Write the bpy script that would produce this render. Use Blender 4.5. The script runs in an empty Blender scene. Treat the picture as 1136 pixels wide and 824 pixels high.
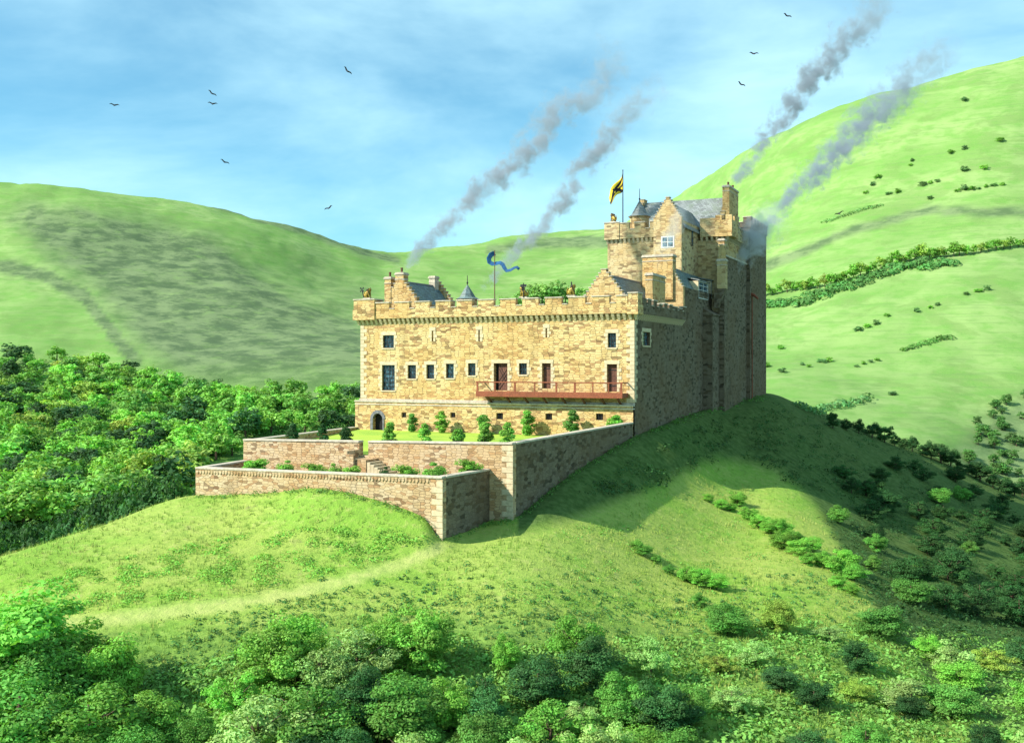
import bpy, bmesh, math, random
import numpy as np
from mathutils import Vector, Matrix, noise
from mathutils.bvhtree import BVHTree
R = math.radians
C = bpy.context.scene.collection
scene = bpy.context.scene

# ------------------------------------------------------------------ camera
F = 1139.0; HX = 568.0; HY = 405.0                 # focal length and horizon, photograph pixels
ca, sa = math.cos(R(25)), math.sin(R(25))
right = Vector((ca, sa, 0)); fwd = Vector((-sa, ca, 0))
CAM = -(right*10.75 + fwd*90.0)
cd = bpy.data.cameras.new('camera'); cam = bpy.data.objects.new('camera', cd); C.objects.link(cam)
cam.location = CAM; cam.rotation_euler = (R(90), 0, R(25))
cd.sensor_fit = 'HORIZONTAL'; cd.sensor_width = 36; cd.lens = 36*F/1136; cd.shift_y = -7/1136
cd.clip_start = 0.5; cd.clip_end = 9000
scene.camera = cam

# ------------------------------------------------------------------ sky, sun, exposure
SUN_EL = 37.0; SDX, SDY = .71, .70                  # the way sunlight travels over the ground
w = bpy.data.worlds.new('World'); scene.world = w; w.use_nodes = True
nt = w.node_tree; nt.nodes.clear()
N = nt.nodes.new; L = nt.links.new
out = N('ShaderNodeOutputWorld'); bg = N('ShaderNodeBackground'); bg.inputs[1].default_value = .063
sky = N('ShaderNodeTexSky'); sky.sky_type = 'NISHITA'; sky.sun_disc = False
sky.sun_elevation = R(SUN_EL); sky.sun_rotation = math.atan2(-SDX, -SDY)
sky.air_density = 1.0; sky.dust_density = .3; sky.ozone_density = 1.4
tc = N('ShaderNodeTexCoord'); mp = N('ShaderNodeMapping'); mp.inputs['Scale'].default_value = (1.2, 1.2, 3.6)
mp.inputs['Rotation'].default_value = (R(4), R(3), 0)
n1 = N('ShaderNodeTexNoise'); n1.inputs['Scale'].default_value = 1.9; n1.inputs['Detail'].default_value = 7
n1.inputs['Roughness'].default_value = .55; n1.inputs['Distortion'].default_value = .2
r1 = N('ShaderNodeMapRange'); r1.interpolation_type = 'SMOOTHSTEP'
r1.inputs[1].default_value = .26; r1.inputs[2].default_value = .80; r1.inputs[3].default_value = .1; r1.inputs[4].default_value = .85
L(tc.outputs['Generated'], mp.inputs[0]); L(mp.outputs[0], n1.inputs['Vector']); L(n1.outputs[0], r1.inputs[0])
tint = N('ShaderNodeMix'); tint.data_type = 'RGBA'; tint.blend_type = 'MULTIPLY'; tint.inputs[0].default_value = 1
tint.inputs[7].default_value = (.52, 1.36, 1.55, 1)
mx = N('ShaderNodeMix'); mx.data_type = 'RGBA'; mx.inputs[7].default_value = (8.2, 12.6, 13.6, 1)
L(sky.outputs[0], tint.inputs[6]); L(tint.outputs[2], mx.inputs[6]); L(r1.outputs[0], mx.inputs[0])
L(mx.outputs[2], bg.inputs[0]); L(bg.outputs[0], out.inputs[0])
sl = bpy.data.lights.new('sun', 'SUN'); sl.energy = 5.0; sl.angle = R(.5); sl.color = (1, .945, .84)
so = bpy.data.objects.new('sun', sl); C.objects.link(so)
sv = Vector((SDX, SDY, 0)).normalized()*math.cos(R(SUN_EL)) + Vector((0, 0, -math.sin(R(SUN_EL))))
so.rotation_euler = sv.to_track_quat('-Z', 'Y').to_euler(); so.location = (-60, -60, 80)
vs = scene.view_settings; vs.view_transform = 'Standard'; vs.look = 'None'; vs.gamma = 1; vs.use_curve_mapping = False
vs.exposure = .78
scene.render.engine = 'CYCLES'
scene.cycles.max_bounces = 6; scene.cycles.diffuse_bounces = 2; scene.cycles.transparent_max_bounces = 8; scene.cycles.volume_bounces = 1
scene.cycles.volume_max_steps = 128

# ------------------------------------------------------------------ pixel <-> place helpers
def PX(px, Y):                                       # X of a photograph column on the plane Y
    k = (px-HX)/F
    return (k*(90+ca*Y)-10.75-sa*Y)/(ca+sa*k)
def PY(px, X):                                       # Y of a photograph column on the plane X
    k = (px-HX)/F
    return (k*(90-sa*X)-10.75-ca*X)/(sa-ca*k)
def depth(X, Y): return 90-sa*X+ca*Y
def PZ(py, X, Y): return (HY-py)/F*depth(X, Y)
def W(px, d, z=0):
    p = CAM+right*((px-HX)/F*d)+fwd*d
    return Vector((p.x, p.y, z))

# ------------------------------------------------------------------ object helpers
def tag(o, label=None, cat=None, group=None, kind=None):
    if label: o['label'] = label
    if cat: o['category'] = cat
    if group: o['group'] = group
    if kind: o['kind'] = kind
    return o
def thing(name, label, cat, loc=(0, 0, 0), rz=0, group=None):
    o = bpy.data.objects.new(name, None); C.objects.link(o); o.empty_display_size = .3
    o.location = loc; o.rotation_euler = (0, 0, rz)
    return tag(o, label, cat, group)
def copy_tree(o, parent=None):
    c = o.copy(); C.objects.link(c); c.parent = parent
    for ch in o.children: copy_tree(ch, c)
    return c

class MB:
    def __init__(s): s.v = []; s.f = []; s.m = []; s.mi = 0
    def face(s, pts):
        b = len(s.v); s.v += [tuple(p) for p in pts]; s.f.append(tuple(range(b, b+len(pts)))); s.m.append(s.mi)
    def hexa(s, p):                                  # p: 8 corners, bottom ring then top ring
        b = len(s.v); s.v += [tuple(q) for q in p]
        for f in ((3, 2, 1, 0), (4, 5, 6, 7), (0, 1, 5, 4), (1, 2, 6, 5), (2, 3, 7, 6), (3, 0, 4, 7)):
            s.f.append(tuple(b+i for i in f)); s.m.append(s.mi)
    def box(s, x0, x1, y0, y1, z0, z1):
        if x0 > x1: x0, x1 = x1, x0
        if y0 > y1: y0, y1 = y1, y0
        s.hexa([(x0, y0, z0), (x1, y0, z0), (x1, y1, z0), (x0, y1, z0), (x0, y0, z1), (x1, y0, z1), (x1, y1, z1), (x0, y1, z1)])
    def prism(s, poly, a, b, axis='y'):              # polygon (u, z) pushed along axis from a to b
        n = len(poly)
        P = (lambda u, v, t: (u, t, v)) if axis == 'y' else ((lambda u, v, t: (t, u, v)) if axis == 'x' else (lambda u, v, t: (u, v, t)))
        base = len(s.v)
        s.v += [P(u, v, a) for u, v in poly]+[P(u, v, b) for u, v in poly]
        s.f.append(tuple(base+i for i in range(n))); s.f.append(tuple(base+n+i for i in reversed(range(n)))); s.m += [s.mi]*2
        for i in range(n):
            j = (i+1) % n; s.f.append((base+i, base+n+i, base+n+j, base+j)); s.m.append(s.mi)
    def lathe(s, prof, c, n=16, a0=0):               # profile (r, z) turned about a vertical axis at c
        base = len(s.v)
        for r, z in prof:
            for i in range(n):
                a = a0+2*math.pi*i/n; s.v.append((c[0]+r*math.cos(a), c[1]+r*math.sin(a), c[2]+z))
        for k in range(len(prof)-1):
            for i in range(n):
                j = (i+1) % n
                s.f.append((base+k*n+i, base+k*n+j, base+(k+1)*n+j, base+(k+1)*n+i)); s.m.append(s.mi)
        s.f.append(tuple(base+i for i in reversed(range(n)))); s.m.append(s.mi)
        t = base+(len(prof)-1)*n; s.f.append(tuple(t+i for i in range(n))); s.m.append(s.mi)
    def tube(s, pts, rad, n=8):
        pts = [Vector(p) for p in pts]; base = len(s.v)
        rad = rad if isinstance(rad, (list, tuple)) else [rad]*len(pts)
        for i, p in enumerate(pts):
            t = (pts[min(i+1, len(pts)-1)]-pts[max(i-1, 0)]).normalized()
            a = t.orthogonal().normalized() if i == 0 else (a-t*a.dot(t)).normalized()
            b = t.cross(a)
            for k in range(n):
                q = 2*math.pi*k/n; s.v.append(tuple(p+(a*math.cos(q)+b*math.sin(q))*rad[i]))
        for i in range(len(pts)-1):
            for k in range(n):
                j = (k+1) % n
                s.f.append((base+i*n+k, base+i*n+j, base+(i+1)*n+j, base+(i+1)*n+k)); s.m.append(s.mi)
        s.f.append(tuple(base+k for k in reversed(range(n)))); s.m.append(s.mi)
        t = base+(len(pts)-1)*n; s.f.append(tuple(t+k for k in range(n))); s.m.append(s.mi)
    def build(s, name, mat, parent=None, uv='box', smooth=False, jit=0, bevel=0):
        me = bpy.data.meshes.new(name); me.from_pydata(s.v, [], s.f)
        for m in (mat if isinstance(mat, (list, tuple)) else [mat]): me.materials.append(m)
        me.polygons.foreach_set('material_index', s.m)
        bm = bmesh.new(); bm.from_mesh(me); bmesh.ops.recalc_face_normals(bm, faces=bm.faces)
        if bevel:
            bmesh.ops.remove_doubles(bm, verts=bm.verts, dist=1e-4)
            bmesh.ops.bevel(bm, geom=[e for e in bm.edges if e.is_manifold and e.calc_face_angle(0) > .5], offset=bevel, segments=1, affect='EDGES')
        bm.normal_update()
        ul = bm.loops.layers.uv.new('UVMap')
        for f in bm.faces:
            n = f.normal; f.smooth = smooth
            for l in f.loops:
                c = l.vert.co
                if uv == 'roofy': q = (c.y, c.z*1.45)
                elif uv == 'roofx': q = (c.x, c.z*1.45)
                elif abs(n.z) > .75: q = (c.x, c.y)
                elif abs(n.x) > abs(n.y): q = (c.y, c.z)
                else: q = (c.x, c.z)
                l[ul].uv = q
        bm.to_mesh(me); bm.free()
        o = bpy.data.objects.new(name, me); C.objects.link(o); o.parent = parent
        return o

# ------------------------------------------------------------------ materials
class NT:
    def __init__(s, name):
        s.mat = bpy.data.materials.new(name); s.mat.use_nodes = True; s.t = s.mat.node_tree
        s.b = s.t.nodes['Principled BSDF']; s.out = s.t.nodes['Material Output']
    def n(s, typ, **kw):
        nd = s.t.nodes.new(typ)
        for k, v in kw.items():
            if k[0] == 'i' and k[1:].isdigit(): s.set(nd.inputs[int(k[1:])], v)
            elif k.startswith('in_'): s.set(nd.inputs[k[3:].replace('_', ' ')], v)
            else: setattr(nd, k, v)
        return nd
    def set(s, inp, v):
        if hasattr(v, 'is_output') or isinstance(v, bpy.types.NodeSocket): s.t.links.new(v, inp)
        else: inp.default_value = v
    def mix(s, fac, a, b, blend='MIX'):
        m = s.n('ShaderNodeMix', data_type='RGBA', blend_type=blend)
        s.set(m.inputs[0], fac); s.set(m.inputs[6], a if not isinstance(a, tuple) else (*a[:3], 1)); s.set(m.inputs[7], b if not isinstance(b, tuple) else (*b[:3], 1))
        return m.outputs[2]
    def math(s, op, a, b=0.0, c=0.0):
        m = s.n('ShaderNodeMath', operation=op); s.set(m.inputs[0], a); s.set(m.inputs[1], b); s.set(m.inputs[2], c); return m.outputs[0]
    def rng(s, v, a, b, c=0.0, d=1.0, smooth=True):
        m = s.n('ShaderNodeMapRange', interpolation_type='SMOOTHSTEP' if smooth else 'LINEAR')
        s.set(m.inputs[0], v); m.inputs[1].default_value = a; m.inputs[2].default_value = b; m.inputs[3].default_value = c; m.inputs[4].default_value = d
        return m.outputs[0]
    def noise(s, vec, scale, detail=4, rough=.5, dist=0, out=0):
        m = s.n('ShaderNodeTexNoise'); s.set(m.inputs['Vector'], vec); m.inputs['Scale'].default_value = scale
        m.inputs['Detail'].default_value = detail; m.inputs['Roughness'].default_value = rough; m.inputs['Distortion'].default_value = dist
        return m.outputs[out]
    def mapv(s, vec, scale=(1, 1, 1), loc=(0, 0, 0), rot=(0, 0, 0)):
        m = s.n('ShaderNodeMapping'); s.set(m.inputs[0], vec); m.inputs['Scale'].default_value = scale
        m.inputs['Location'].default_value = loc; m.inputs['Rotation'].default_value = rot; return m.outputs[0]
    def bump(s, h, strength=.5, dist=.05):
        b = s.n('ShaderNodeBump'); b.inputs['Strength'].default_value = strength; b.inputs['Distance'].default_value = dist
        s.set(b.inputs['Height'], h); s.t.links.new(b.outputs[0], s.b.inputs['Normal'])
    def done(s, col, rough=.9, spec=.2):
        s.set(s.b.inputs['Base Color'], (*col[:3], 1) if isinstance(col, tuple) else col)
        s.set(s.b.inputs['Roughness'], rough); s.b.inputs['Specular IOR Level'].default_value = spec
        return s.mat

def stone(name, base, alt, warm, mortar, sx=1.7, sz=3.4, mort=.06, dark=.35):
    t = NT(name); uv = t.n('ShaderNodeTexCoord').outputs['UV']; ob = t.n('ShaderNodeTexCoord').outputs['Object']
    wob = t.noise(uv, 1.6, 2, out=1); vec = t.mix(.06, uv, wob)
    v1 = t.n('ShaderNodeTexVoronoi', voronoi_dimensions='2D', feature='F1'); t.set(v1.inputs['Vector'], t.mapv(vec, (sx, sz, 1))); v1.inputs['Scale'].default_value = 1; v1.inputs['Randomness'].default_value = .75
    v2 = t.n('ShaderNodeTexVoronoi', voronoi_dimensions='2D', feature='DISTANCE_TO_EDGE'); t.set(v2.inputs['Vector'], t.mapv(vec, (sx, sz, 1))); v2.inputs['Scale'].default_value = 1; v2.inputs['Randomness'].default_value = .75
    sep = t.n('ShaderNodeSeparateColor'); t.set(sep.inputs[0], v1.outputs['Color'])
    c = t.mix(t.rng(sep.outputs[0], .3, .9), base, alt)
    c = t.mix(t.rng(sep.outputs[1], .80, .84), c, warm)
    c = t.mix(t.rng(sep.outputs[2], .88, .9, 0, .75), c, tuple(x*dark for x in warm))
    big = t.noise(ob, .22, 4, .6)
    c = t.mix(t.rng(big, .42, .62, 0, .45), c, tuple(a*b for a, b in zip(alt, (1.0, .82, .62))))
    stain = t.noise(t.mapv(ob, (1.2, 1.2, .25)), .8, 5, .6)
    c = t.mix(t.rng(stain, .52, .75, 0, .65), c, tuple(x*.5 for x in alt))
    fine = t.noise(ob, 9, 4, .6); c = t.mix(.35, c, t.mix(fine, (.25, .25, .25), (1, 1, 1)), 'SOFT_LIGHT')
    edge = t.rng(v2.outputs[0], 0, mort)
    gap = t.math('MULTIPLY', t.math('SUBTRACT', 1.0, edge), t.rng(t.noise(ob, .9, 2), .4, .56, .15, .95))
    c = t.mix(gap, c, mortar)
    h = t.math('ADD', t.math('MULTIPLY', edge, .7), t.math('MULTIPLY', fine, .5))
    t.bump(h, .75, .07)
    return t.done(c, .92)
SAND = stone('sandstone_rubble', (.59, .435, .205), (.52, .36, .15), (.36, .215, .10), (.10, .07, .045), 2.1, 5.2)
GARD = stone('terrace_rubble', (.52, .39, .24), (.47, .33, .18), (.36, .21, .11), (.16, .10, .065), 2.6, 6.0)
SHADE_STONE = stone('shaded_side_stone', (.185, .145, .095), (.15, .115, .075), (.11, .078, .045), (.06, .045, .035), 2.0, 4.8, .045)  # darker copy of the stone: right-hand shade put into the colour
KEEP = stone('keep_harling', (.55, .43, .23), (.50, .37, .18), (.38, .26, .14), (.22, .16, .09), 2.0, 4.8, .045)
def simple(name, col, var=.25, rough=.8, scale=6, bump=.3, metal=0, spec=.3):
    t = NT(name); ob = t.n('ShaderNodeTexCoord').outputs['Object']; f = t.noise(ob, scale, 5, .6)
    g = t.noise(ob, scale*.15, 3, .6)
    c = t.mix(t.rng(f, .3, .7), tuple(x*(1-var) for x in col), tuple(min(1, x*(1+var)) for x in col))
    c = t.mix(t.rng(g, .4, .65, 0, .4), c, tuple(x*(1-var*1.6) for x in col))
    t.bump(f, bump, .02); t.b.inputs['Metallic'].default_value = metal
    return t.done(c, rough, spec)
ASHLAR = simple('dressed_stone', (.57, .46, .29), .18, .85, 5)
COPE = simple('coping_stone', (.50, .43, .33), .25, .9, 4)
GREYST = simple('grey_stone', (.16, .16, .17), .3, .85, 5)
REDWOOD = simple('red_brown_timber', (.24, .065, .03), .3, .65, 7)
DARKWOOD = simple('dark_door_timber', (.13, .055, .035), .35, .7, 8)
IRON = simple('black_iron', (.02, .02, .022), .3, .5, 10, .1)
LEAD = simple('lead_roof', (.16, .17, .18), .2, .6, 1.5)
GOLD = simple('gilding', (.30, .20, .03), .6, .45, 9, .3, .3)
WHITEP = simple('white_painted_wood', (.62, .60, .54), .1, .6, 8)
BARK = simple('bark', (.10, .07, .045), .4, .95, 5, .8)
BLUECL = simple('blue_cloth', (.02, .10, .24), .4, .8, 4)
SOIL = simple('terrace_soil', (.12, .10, .055), .4, .95, 2)
BIRDM = simple('bird_feathers', (.03, .028, .035), .3, .7, 20)
def slate(name, col):
    t = NT(name); uv = t.n('ShaderNodeTexCoord').outputs['UV']; ob = t.n('ShaderNodeTexCoord').outputs['Object']
    b = t.n('ShaderNodeTexBrick'); t.set(b.inputs['Vector'], uv); b.inputs['Scale'].default_value = 1
    b.inputs['Brick Width'].default_value = .42; b.inputs['Row Height'].default_value = .3; b.inputs['Mortar Size'].default_value = .018
    b.inputs['Color1'].default_value = (*[x*.7 for x in col], 1); b.inputs['Color2'].default_value = (*[x*1.35 for x in col], 1); b.inputs['Mortar'].default_value = (*[x*.25 for x in col], 1)
    g = t.noise(ob, .7, 5, .65); c = t.mix(t.rng(g, .42, .68, 0, .6), b.outputs[0], (.13, .17, .11))
    f = t.noise(ob, 5, 3); c = t.mix(t.rng(f, .55, .8, 0, .4), c, (.3, .33, .33))
    t.bump(b.outputs[1], -.6, .03)
    return t.done(c, .6, .4)
SLATE = slate('blue_grey_slate', (.115, .165, .17)); SLATE2 = slate('pale_grey_slate', (.20, .215, .21))
def glass():
    t = NT('window_glass'); ob = t.n('ShaderNodeTexCoord').outputs['Object']; f = t.noise(ob, 3, 3)
    return t.done(t.mix(t.rng(f, .4, .65), (.02, .04, .055), (.11, .22, .29)), .18, .6)
GLASS = glass()
DARKIN = simple('dark_interior', (.015, .014, .014), .2, .95, 3)

# ------------------------------------------------------------------ terrain
def interp(knots, x, log=False):
    xs = [k[0] for k in knots]; ys = [math.log(k[1]) if log else k[1] for k in knots]
    if x <= xs[0]: v = ys[0]
    elif x >= xs[-1]: v = ys[-1]
    else:
        i = max(j for j in range(len(xs)-1) if xs[j] <= x)
        def sl(j):
            if j <= 0 or j >= len(xs)-1: return 0
            a = (ys[j]-ys[j-1])/(xs[j]-xs[j-1]); b = (ys[j+1]-ys[j])/(xs[j+1]-xs[j])
            return 0 if a*b <= 0 else 2*a*b/(a+b)
        h = xs[i+1]-xs[i]; t = (x-xs[i])/h
        v = ys[i]*(2*t**3-3*t*t+1)+ys[i+1]*(3*t*t-2*t**3)+h*sl(i)*(t**3-2*t*t+t)+h*sl(i+1)*(t**3-t*t)
    return math.exp(v) if log else v
def zy(d, z): return HY-z*F/d                       # height -> row
ROWS = [  # each: (column, depth, row)
 [(-1500, 5, zy(5, -17)), (2700, 5, zy(5, -17))],
 [(-1500, 22, zy(22, -17)), (568, 22, zy(22, -16.6)), (2700, 22, zy(22, -18))],
 [(-1500, 38, zy(38, -17)), (0, 40, 824), (568, 40, 824), (1136, 42, 830), (1700, 42, 900)],
 [(-1500, 44, 900), (0, 47, 742), (568, 50, 700), (850, 66, 650), (1136, 66, 722), (1700, 66, 800)],
 [(-1500, 50, 850), (-600, 50, 760), (0, 54, 668), (300, 60, 612), (491, 59.5, 622), (570, 62, 603), (704, 76, 560), (850, 95, 540), (1000, 95, 600), (1136, 95, 640), (1700, 95, 760)],
 [(-1500, 55, 850), (-600, 56, 760), (0, 60, 617), (110, 66, 584), (217, 70.2, 549), (300, 68.0, 545), (345, 66.5, 540), (385, 65.3, 545), (430, 64, 557), (470, 62.9, 572), (491, 62.3, 597), (505, 63.4, 594), (543, 67.9, 577), (570, 67.2, 576), (590, 70, 560), (620, 74.5, 535), (660, 81.5, 508), (704, 90, 484), (755, 103, 464), (780, 111, 455), (806, 121, 447), (850, 133, 437), (890, 143, 449), (940, 150, 468), (1000, 155, 492), (1136, 168, 546), (1500, 180, 660), (2700, 200, 760)],
 [(-1500, 75, zy(75, -34)), (0, 85, zy(85, -24)), (217, 88, zy(88, -16)), (300, 90, zy(90, -9.6)), (400, 100, zy(100, -9)), (491, 76, zy(76, -8.9)), (570, 82, zy(82, -8.2)), (640, 92, zy(92, -7.4)), (704, 101, zy(101, -6)), (780, 120, zy(120, -5.2)), (850, 141, zy(141, -4)), (920, 156, zy(156, -8.5)), (1000, 168, zy(168, -14)), (1136, 182, zy(182, -24)), (1500, 195, zy(195, -44)), (2700, 215, zy(215, -60))],
 [(-1500, 110, zy(110, -45)), (0, 130, zy(130, -36)), (217, 140, zy(140, -33)), (330, 150, zy(150, -25)), (400, 150, zy(150, -12)), (491, 150, zy(150, -9)), (704, 160, zy(160, -6.5)), (850, 165, zy(165, -8)), (920, 175, zy(175, -14)), (1000, 190, zy(190, -21)), (1136, 210, zy(210, -32)), (2700, 240, zy(240, -60))],
 [(-1500, 180, zy(180, -48)), (0, 200, zy(200, -43)), (400, 230, zy(230, -42)), (704, 250, zy(250, -40)), (850, 260, zy(260, -36)), (1000, 270, zy(270, -37)), (1136, 290, zy(290, -44)), (2700, 300, zy(300, -60))],
 [(-1500, 300, zy(300, -46)), (0, 330, 545), (400, 380, 520), (850, 330, 512), (1000, 340, 516), (1136, 350, 553), (2700, 360, 560)],
 [(-1500, 400, 520), (0, 420, 500), (217, 430, 500), (400, 450, 485), (700, 430, 470), (850, 400, 454), (1000, 410, 458), (1136, 410, 480), (2700, 420, 480)],
 [(-1500, 500, 440), (0, 520, 440), (217, 540, 440), (400, 560, 425), (700, 600, 400), (850, 500, 398), (1000, 480, 398), (1136, 470, 405), (2700, 480, 400)],
 [(-1500, 600, 372), (0, 640, 372), (217, 700, 362), (400, 720, 370), (560, 800, 360), (700, 800, 355), (850, 600, 343), (1000, 560, 320), (1136, 540, 318), (2700, 560, 300)],
 [(-1500, 760, 260), (0, 800, 295), (217, 860, 292), (400, 950, 318), (560, 1100, 305), (700, 1050, 300), (850, 760, 255), (1000, 680, 225), (1136, 650, 210), (2700, 650, 160)],
 [(-1500, 1000, 150), (-600, 1000, 180), (0, 1050, 205), (90, 1050, 212), (210, 1080, 228), (330, 1150, 257), (440, 1300, 283), (560, 1400, 265), (670, 1400, 258), (740, 1150, 224), (800, 1020, 188), (850, 950, 158), (900, 900, 134), (950, 880, 115), (1060, 850, 86), (1136, 830, 68), (1500, 800, 0), (2700, 800, -50)],
]
def col_knots(px):
    ks = []
    for r in ROWS:
        d = interp([(a, b) for a, b, c in r], px, True); y = interp([(a, c) for a, b, c in r], px)
        ks.append((d, (HY-y)/F*d))
    d, z = ks[-1]; ks += [(d*1.25, z*.93), (d*2.2, z*.4), (d*4.5, -60)]
    return ks
def smoothband(x, a, b, s): return max(0, min(1, (x-a)/s+.5))*max(0, min(1, (b-x)/s+.5))
def build_ground():
    cols = np.concatenate([np.linspace(-1500, -80, 26)[:-1], np.linspace(-80, 1220, 300), np.linspace(1220, 2700, 26)[1:]])
    sub = [2, 4, 12, 14, 18, 6, 8, 10, 14, 16, 18, 20, 22, 22, 6, 3, 2]
    V = []; nr = sum(sub)+1; veg_shade = []
    for px in cols:
        ks = col_knots(px); z = [k[1] for k in ks]; ld = [math.log(k[0]) for k in ks]; n = len(ks); seq = []
        for i in range(n-1):
            def s_(j):
                if j <= 0 or j >= n-1: return 0
                a = (z[j]-z[j-1])/(ld[j]-ld[j-1]); b = (z[j+1]-z[j])/(ld[j+1]-ld[j])
                return 0 if a*b <= 0 else 2*a*b/(a+b)
            h = ld[i+1]-ld[i]
            for q in range(sub[i]):
                t = q/sub[i]
                zz = z[i]*(2*t**3-3*t*t+1)+z[i+1]*(3*t*t-2*t**3)+h*s_(i)*(t**3-2*t*t+t)+h*s_(i+1)*(t**3-t*t)
                seq.append((math.exp(ld[i]+h*t), zz))
        seq.append((ks[-1][0], ks[-1][1]))
        for d, zz in seq:
            p = W(px, d)
            near = max(0, 1-max(0, -10-p.x if p.x < -10 else p.x-12)/40) if -40 < p.y < 60 else 0
            amp = (.0022*d if d > 180 else .0016*d)
            nz = noise.fractal(Vector((p.x/90, p.y/90, 0)) if d > 180 else Vector((p.x/9, p.y/9, 5)), 1.0, 2.1, 5)
            inside = -33 < p.x < 3 and -33 < p.y < 50
            zz += nz*amp*(2.2 if d > 300 else 1)*(.25 if inside else 1)
            if d > 300 and d < 1000:
                zz += noise.fractal(Vector((p.x/30, p.y/30, 9)), 1, 2, 4)*d*.0018
            V.append((p.x, p.y, zz))
    nc = len(cols); faces = []
    for i in range(nc-1):
        for j in range(nr-1):
            a = i*nr+j; faces.append((a, a+nr, a+nr+1, a+1))
    me = bpy.data.meshes.new('ground'); me.from_pydata(V, [], faces)
    me.polygons.foreach_set('use_smooth', [True]*len(faces))
    return me, V, faces
gme, GV, GF = build_ground()
BVH = BVHTree.FromPolygons([Vector(v) for v in GV], GF)
def gz(x, y):
    h = BVH.ray_cast(Vector((x, y, 900)), Vector((0, 0, -1)))
    return h[0].z if h[0] else -10
def hit(px, py):                                     # the spot on the ground seen at a photograph pixel
    d = (fwd+right*((px-HX)/F)+Vector((0, 0, (HY-py)/F))).normalized()
    h = BVH.ray_cast(CAM, d)
    return h[0]
def proj(v):
    q = Vector(v)-CAM; d = q.dot(fwd)
    if d <= .1: return -9999, -9999, d
    return HX+F*q.dot(right)/d, HY-F*q.z/d, d
# ground colour by place: dark patches, lush grass, dry pale grass, painted shade
def seg(px, py, pts):                                # distance in pixels to a polyline
    best = 1e9
    for (x0, y0), (x1, y1) in zip(pts, pts[1:]):
        t = max(0, min(1, ((px-x0)*(x1-x0)+(py-y0)*(y1-y0))/max(1e-6, (x1-x0)**2+(y1-y0)**2)))
        best = min(best, math.hypot(px-x0-t*(x1-x0), py-y0-t*(y1-y0)))
    return best
def inpoly(x, y, P):
    c = False; j = len(P)-1
    for i in range(len(P)):
        if (P[i][1] > y) != (P[j][1] > y) and x < (P[j][0]-P[i][0])*(y-P[i][1])/(P[j][1]-P[i][1])+P[i][0]: c = not c
        j = i
    return c
DARK_SWEEP = [(5, 228), (45, 226), (90, 240), (150, 242), (235, 262), (262, 285), (320, 320), (345, 335), (400, 355), (470, 400), (470, 470), (300, 440), (215, 430), (165, 395), (140, 365), (105, 320), (70, 300), (30, 262)]  # outline of the darker sweep on the left hill
WASH = [(1040, 560), (1062, 500), (1090, 465), (1130, 440), (1250, 420), (1250, 560)]
DARK_SWEEP2 = [(320, 290), (345, 280), (380, 305), (420, 320), (440, 350), (400, 345), (345, 325)]
DARKLINES = [([(0, 295), (50, 305), (95, 330), (125, 370), (150, 400)], 7), ([(85, 237), (160, 255), (225, 275)], 5),
             ([(545, 278), (600, 270), (680, 268), (760, 262)], 6), ([(850, 295), (900, 275), (960, 252), (1030, 233), (1136, 236), (1400, 250)], 5),
             ([(240, 228), (300, 245), (400, 278), (440, 289)], 4)]
PATH = [(-60, 704), (60, 690), (150, 683), (250, 671), (330, 658), (400, 640), (450, 625), (488, 608)]
veg_shade = np.zeros((len(GV), 4), dtype=np.float32)
for i, v in enumerate(GV):
    px, py, d = proj(v)
    if d < 1: continue
    jx = noise.noise(Vector((v[0]/25, v[1]/25, 0)))*14; jy = noise.noise(Vector((v[0]/25, v[1]/25, 7)))*10
    if d > 250:
        x, y = px+jx, py+jy
        a = 0
        for q in range(12):
            ox, oy = x+20*math.cos(q*2.4)*((q+1)/12)**.5, y+14*math.sin(q*2.4)*((q+1)/12)**.5
            a += (1.0 if inpoly(ox, oy, DARK_SWEEP) else (.6 if inpoly(ox, oy, DARK_SWEEP2) else (.75 if inpoly(ox, oy, WASH) else 0)))/12
        for pl, wd in DARKLINES: a = max(a, .9*max(0, min(1, (wd-seg(px+jx*.3, py+jy*.3, pl))/3+.5)))
        veg_shade[i, 0] = a
        veg_shade[i, 1] = max(0, min(1, (py-395)/60)) if px < 480 else 0
    else:
        veg_shade[i, 2] = max(0, min(1, (6-seg(px, py+jy*.3, PATH))/4+.5))*.55 if d < 75 and px < 500 else 0
        # shade of castle and slope painted dark on the right flank
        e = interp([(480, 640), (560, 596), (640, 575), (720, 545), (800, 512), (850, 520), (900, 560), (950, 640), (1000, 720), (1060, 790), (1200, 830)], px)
        veg_shade[i, 3] = max(0, min(1, (e-py+jy)/16+.5)) if px > 575 else 0
        veg_shade[i, 1] = max(0, min(1, (py-690+jy*2)/30+.5))
at = gme.color_attributes.new('veg_shade', 'FLOAT_COLOR', 'POINT'); at.data.foreach_set('color', veg_shade.ravel())
pa = gme.attributes.new('pasture', 'FLOAT', 'POINT'); pa.data.foreach_set('value', np.array([max(0, min(1, (proj(v)[2]-170)/60)) for v in GV], dtype=np.float32))
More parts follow.
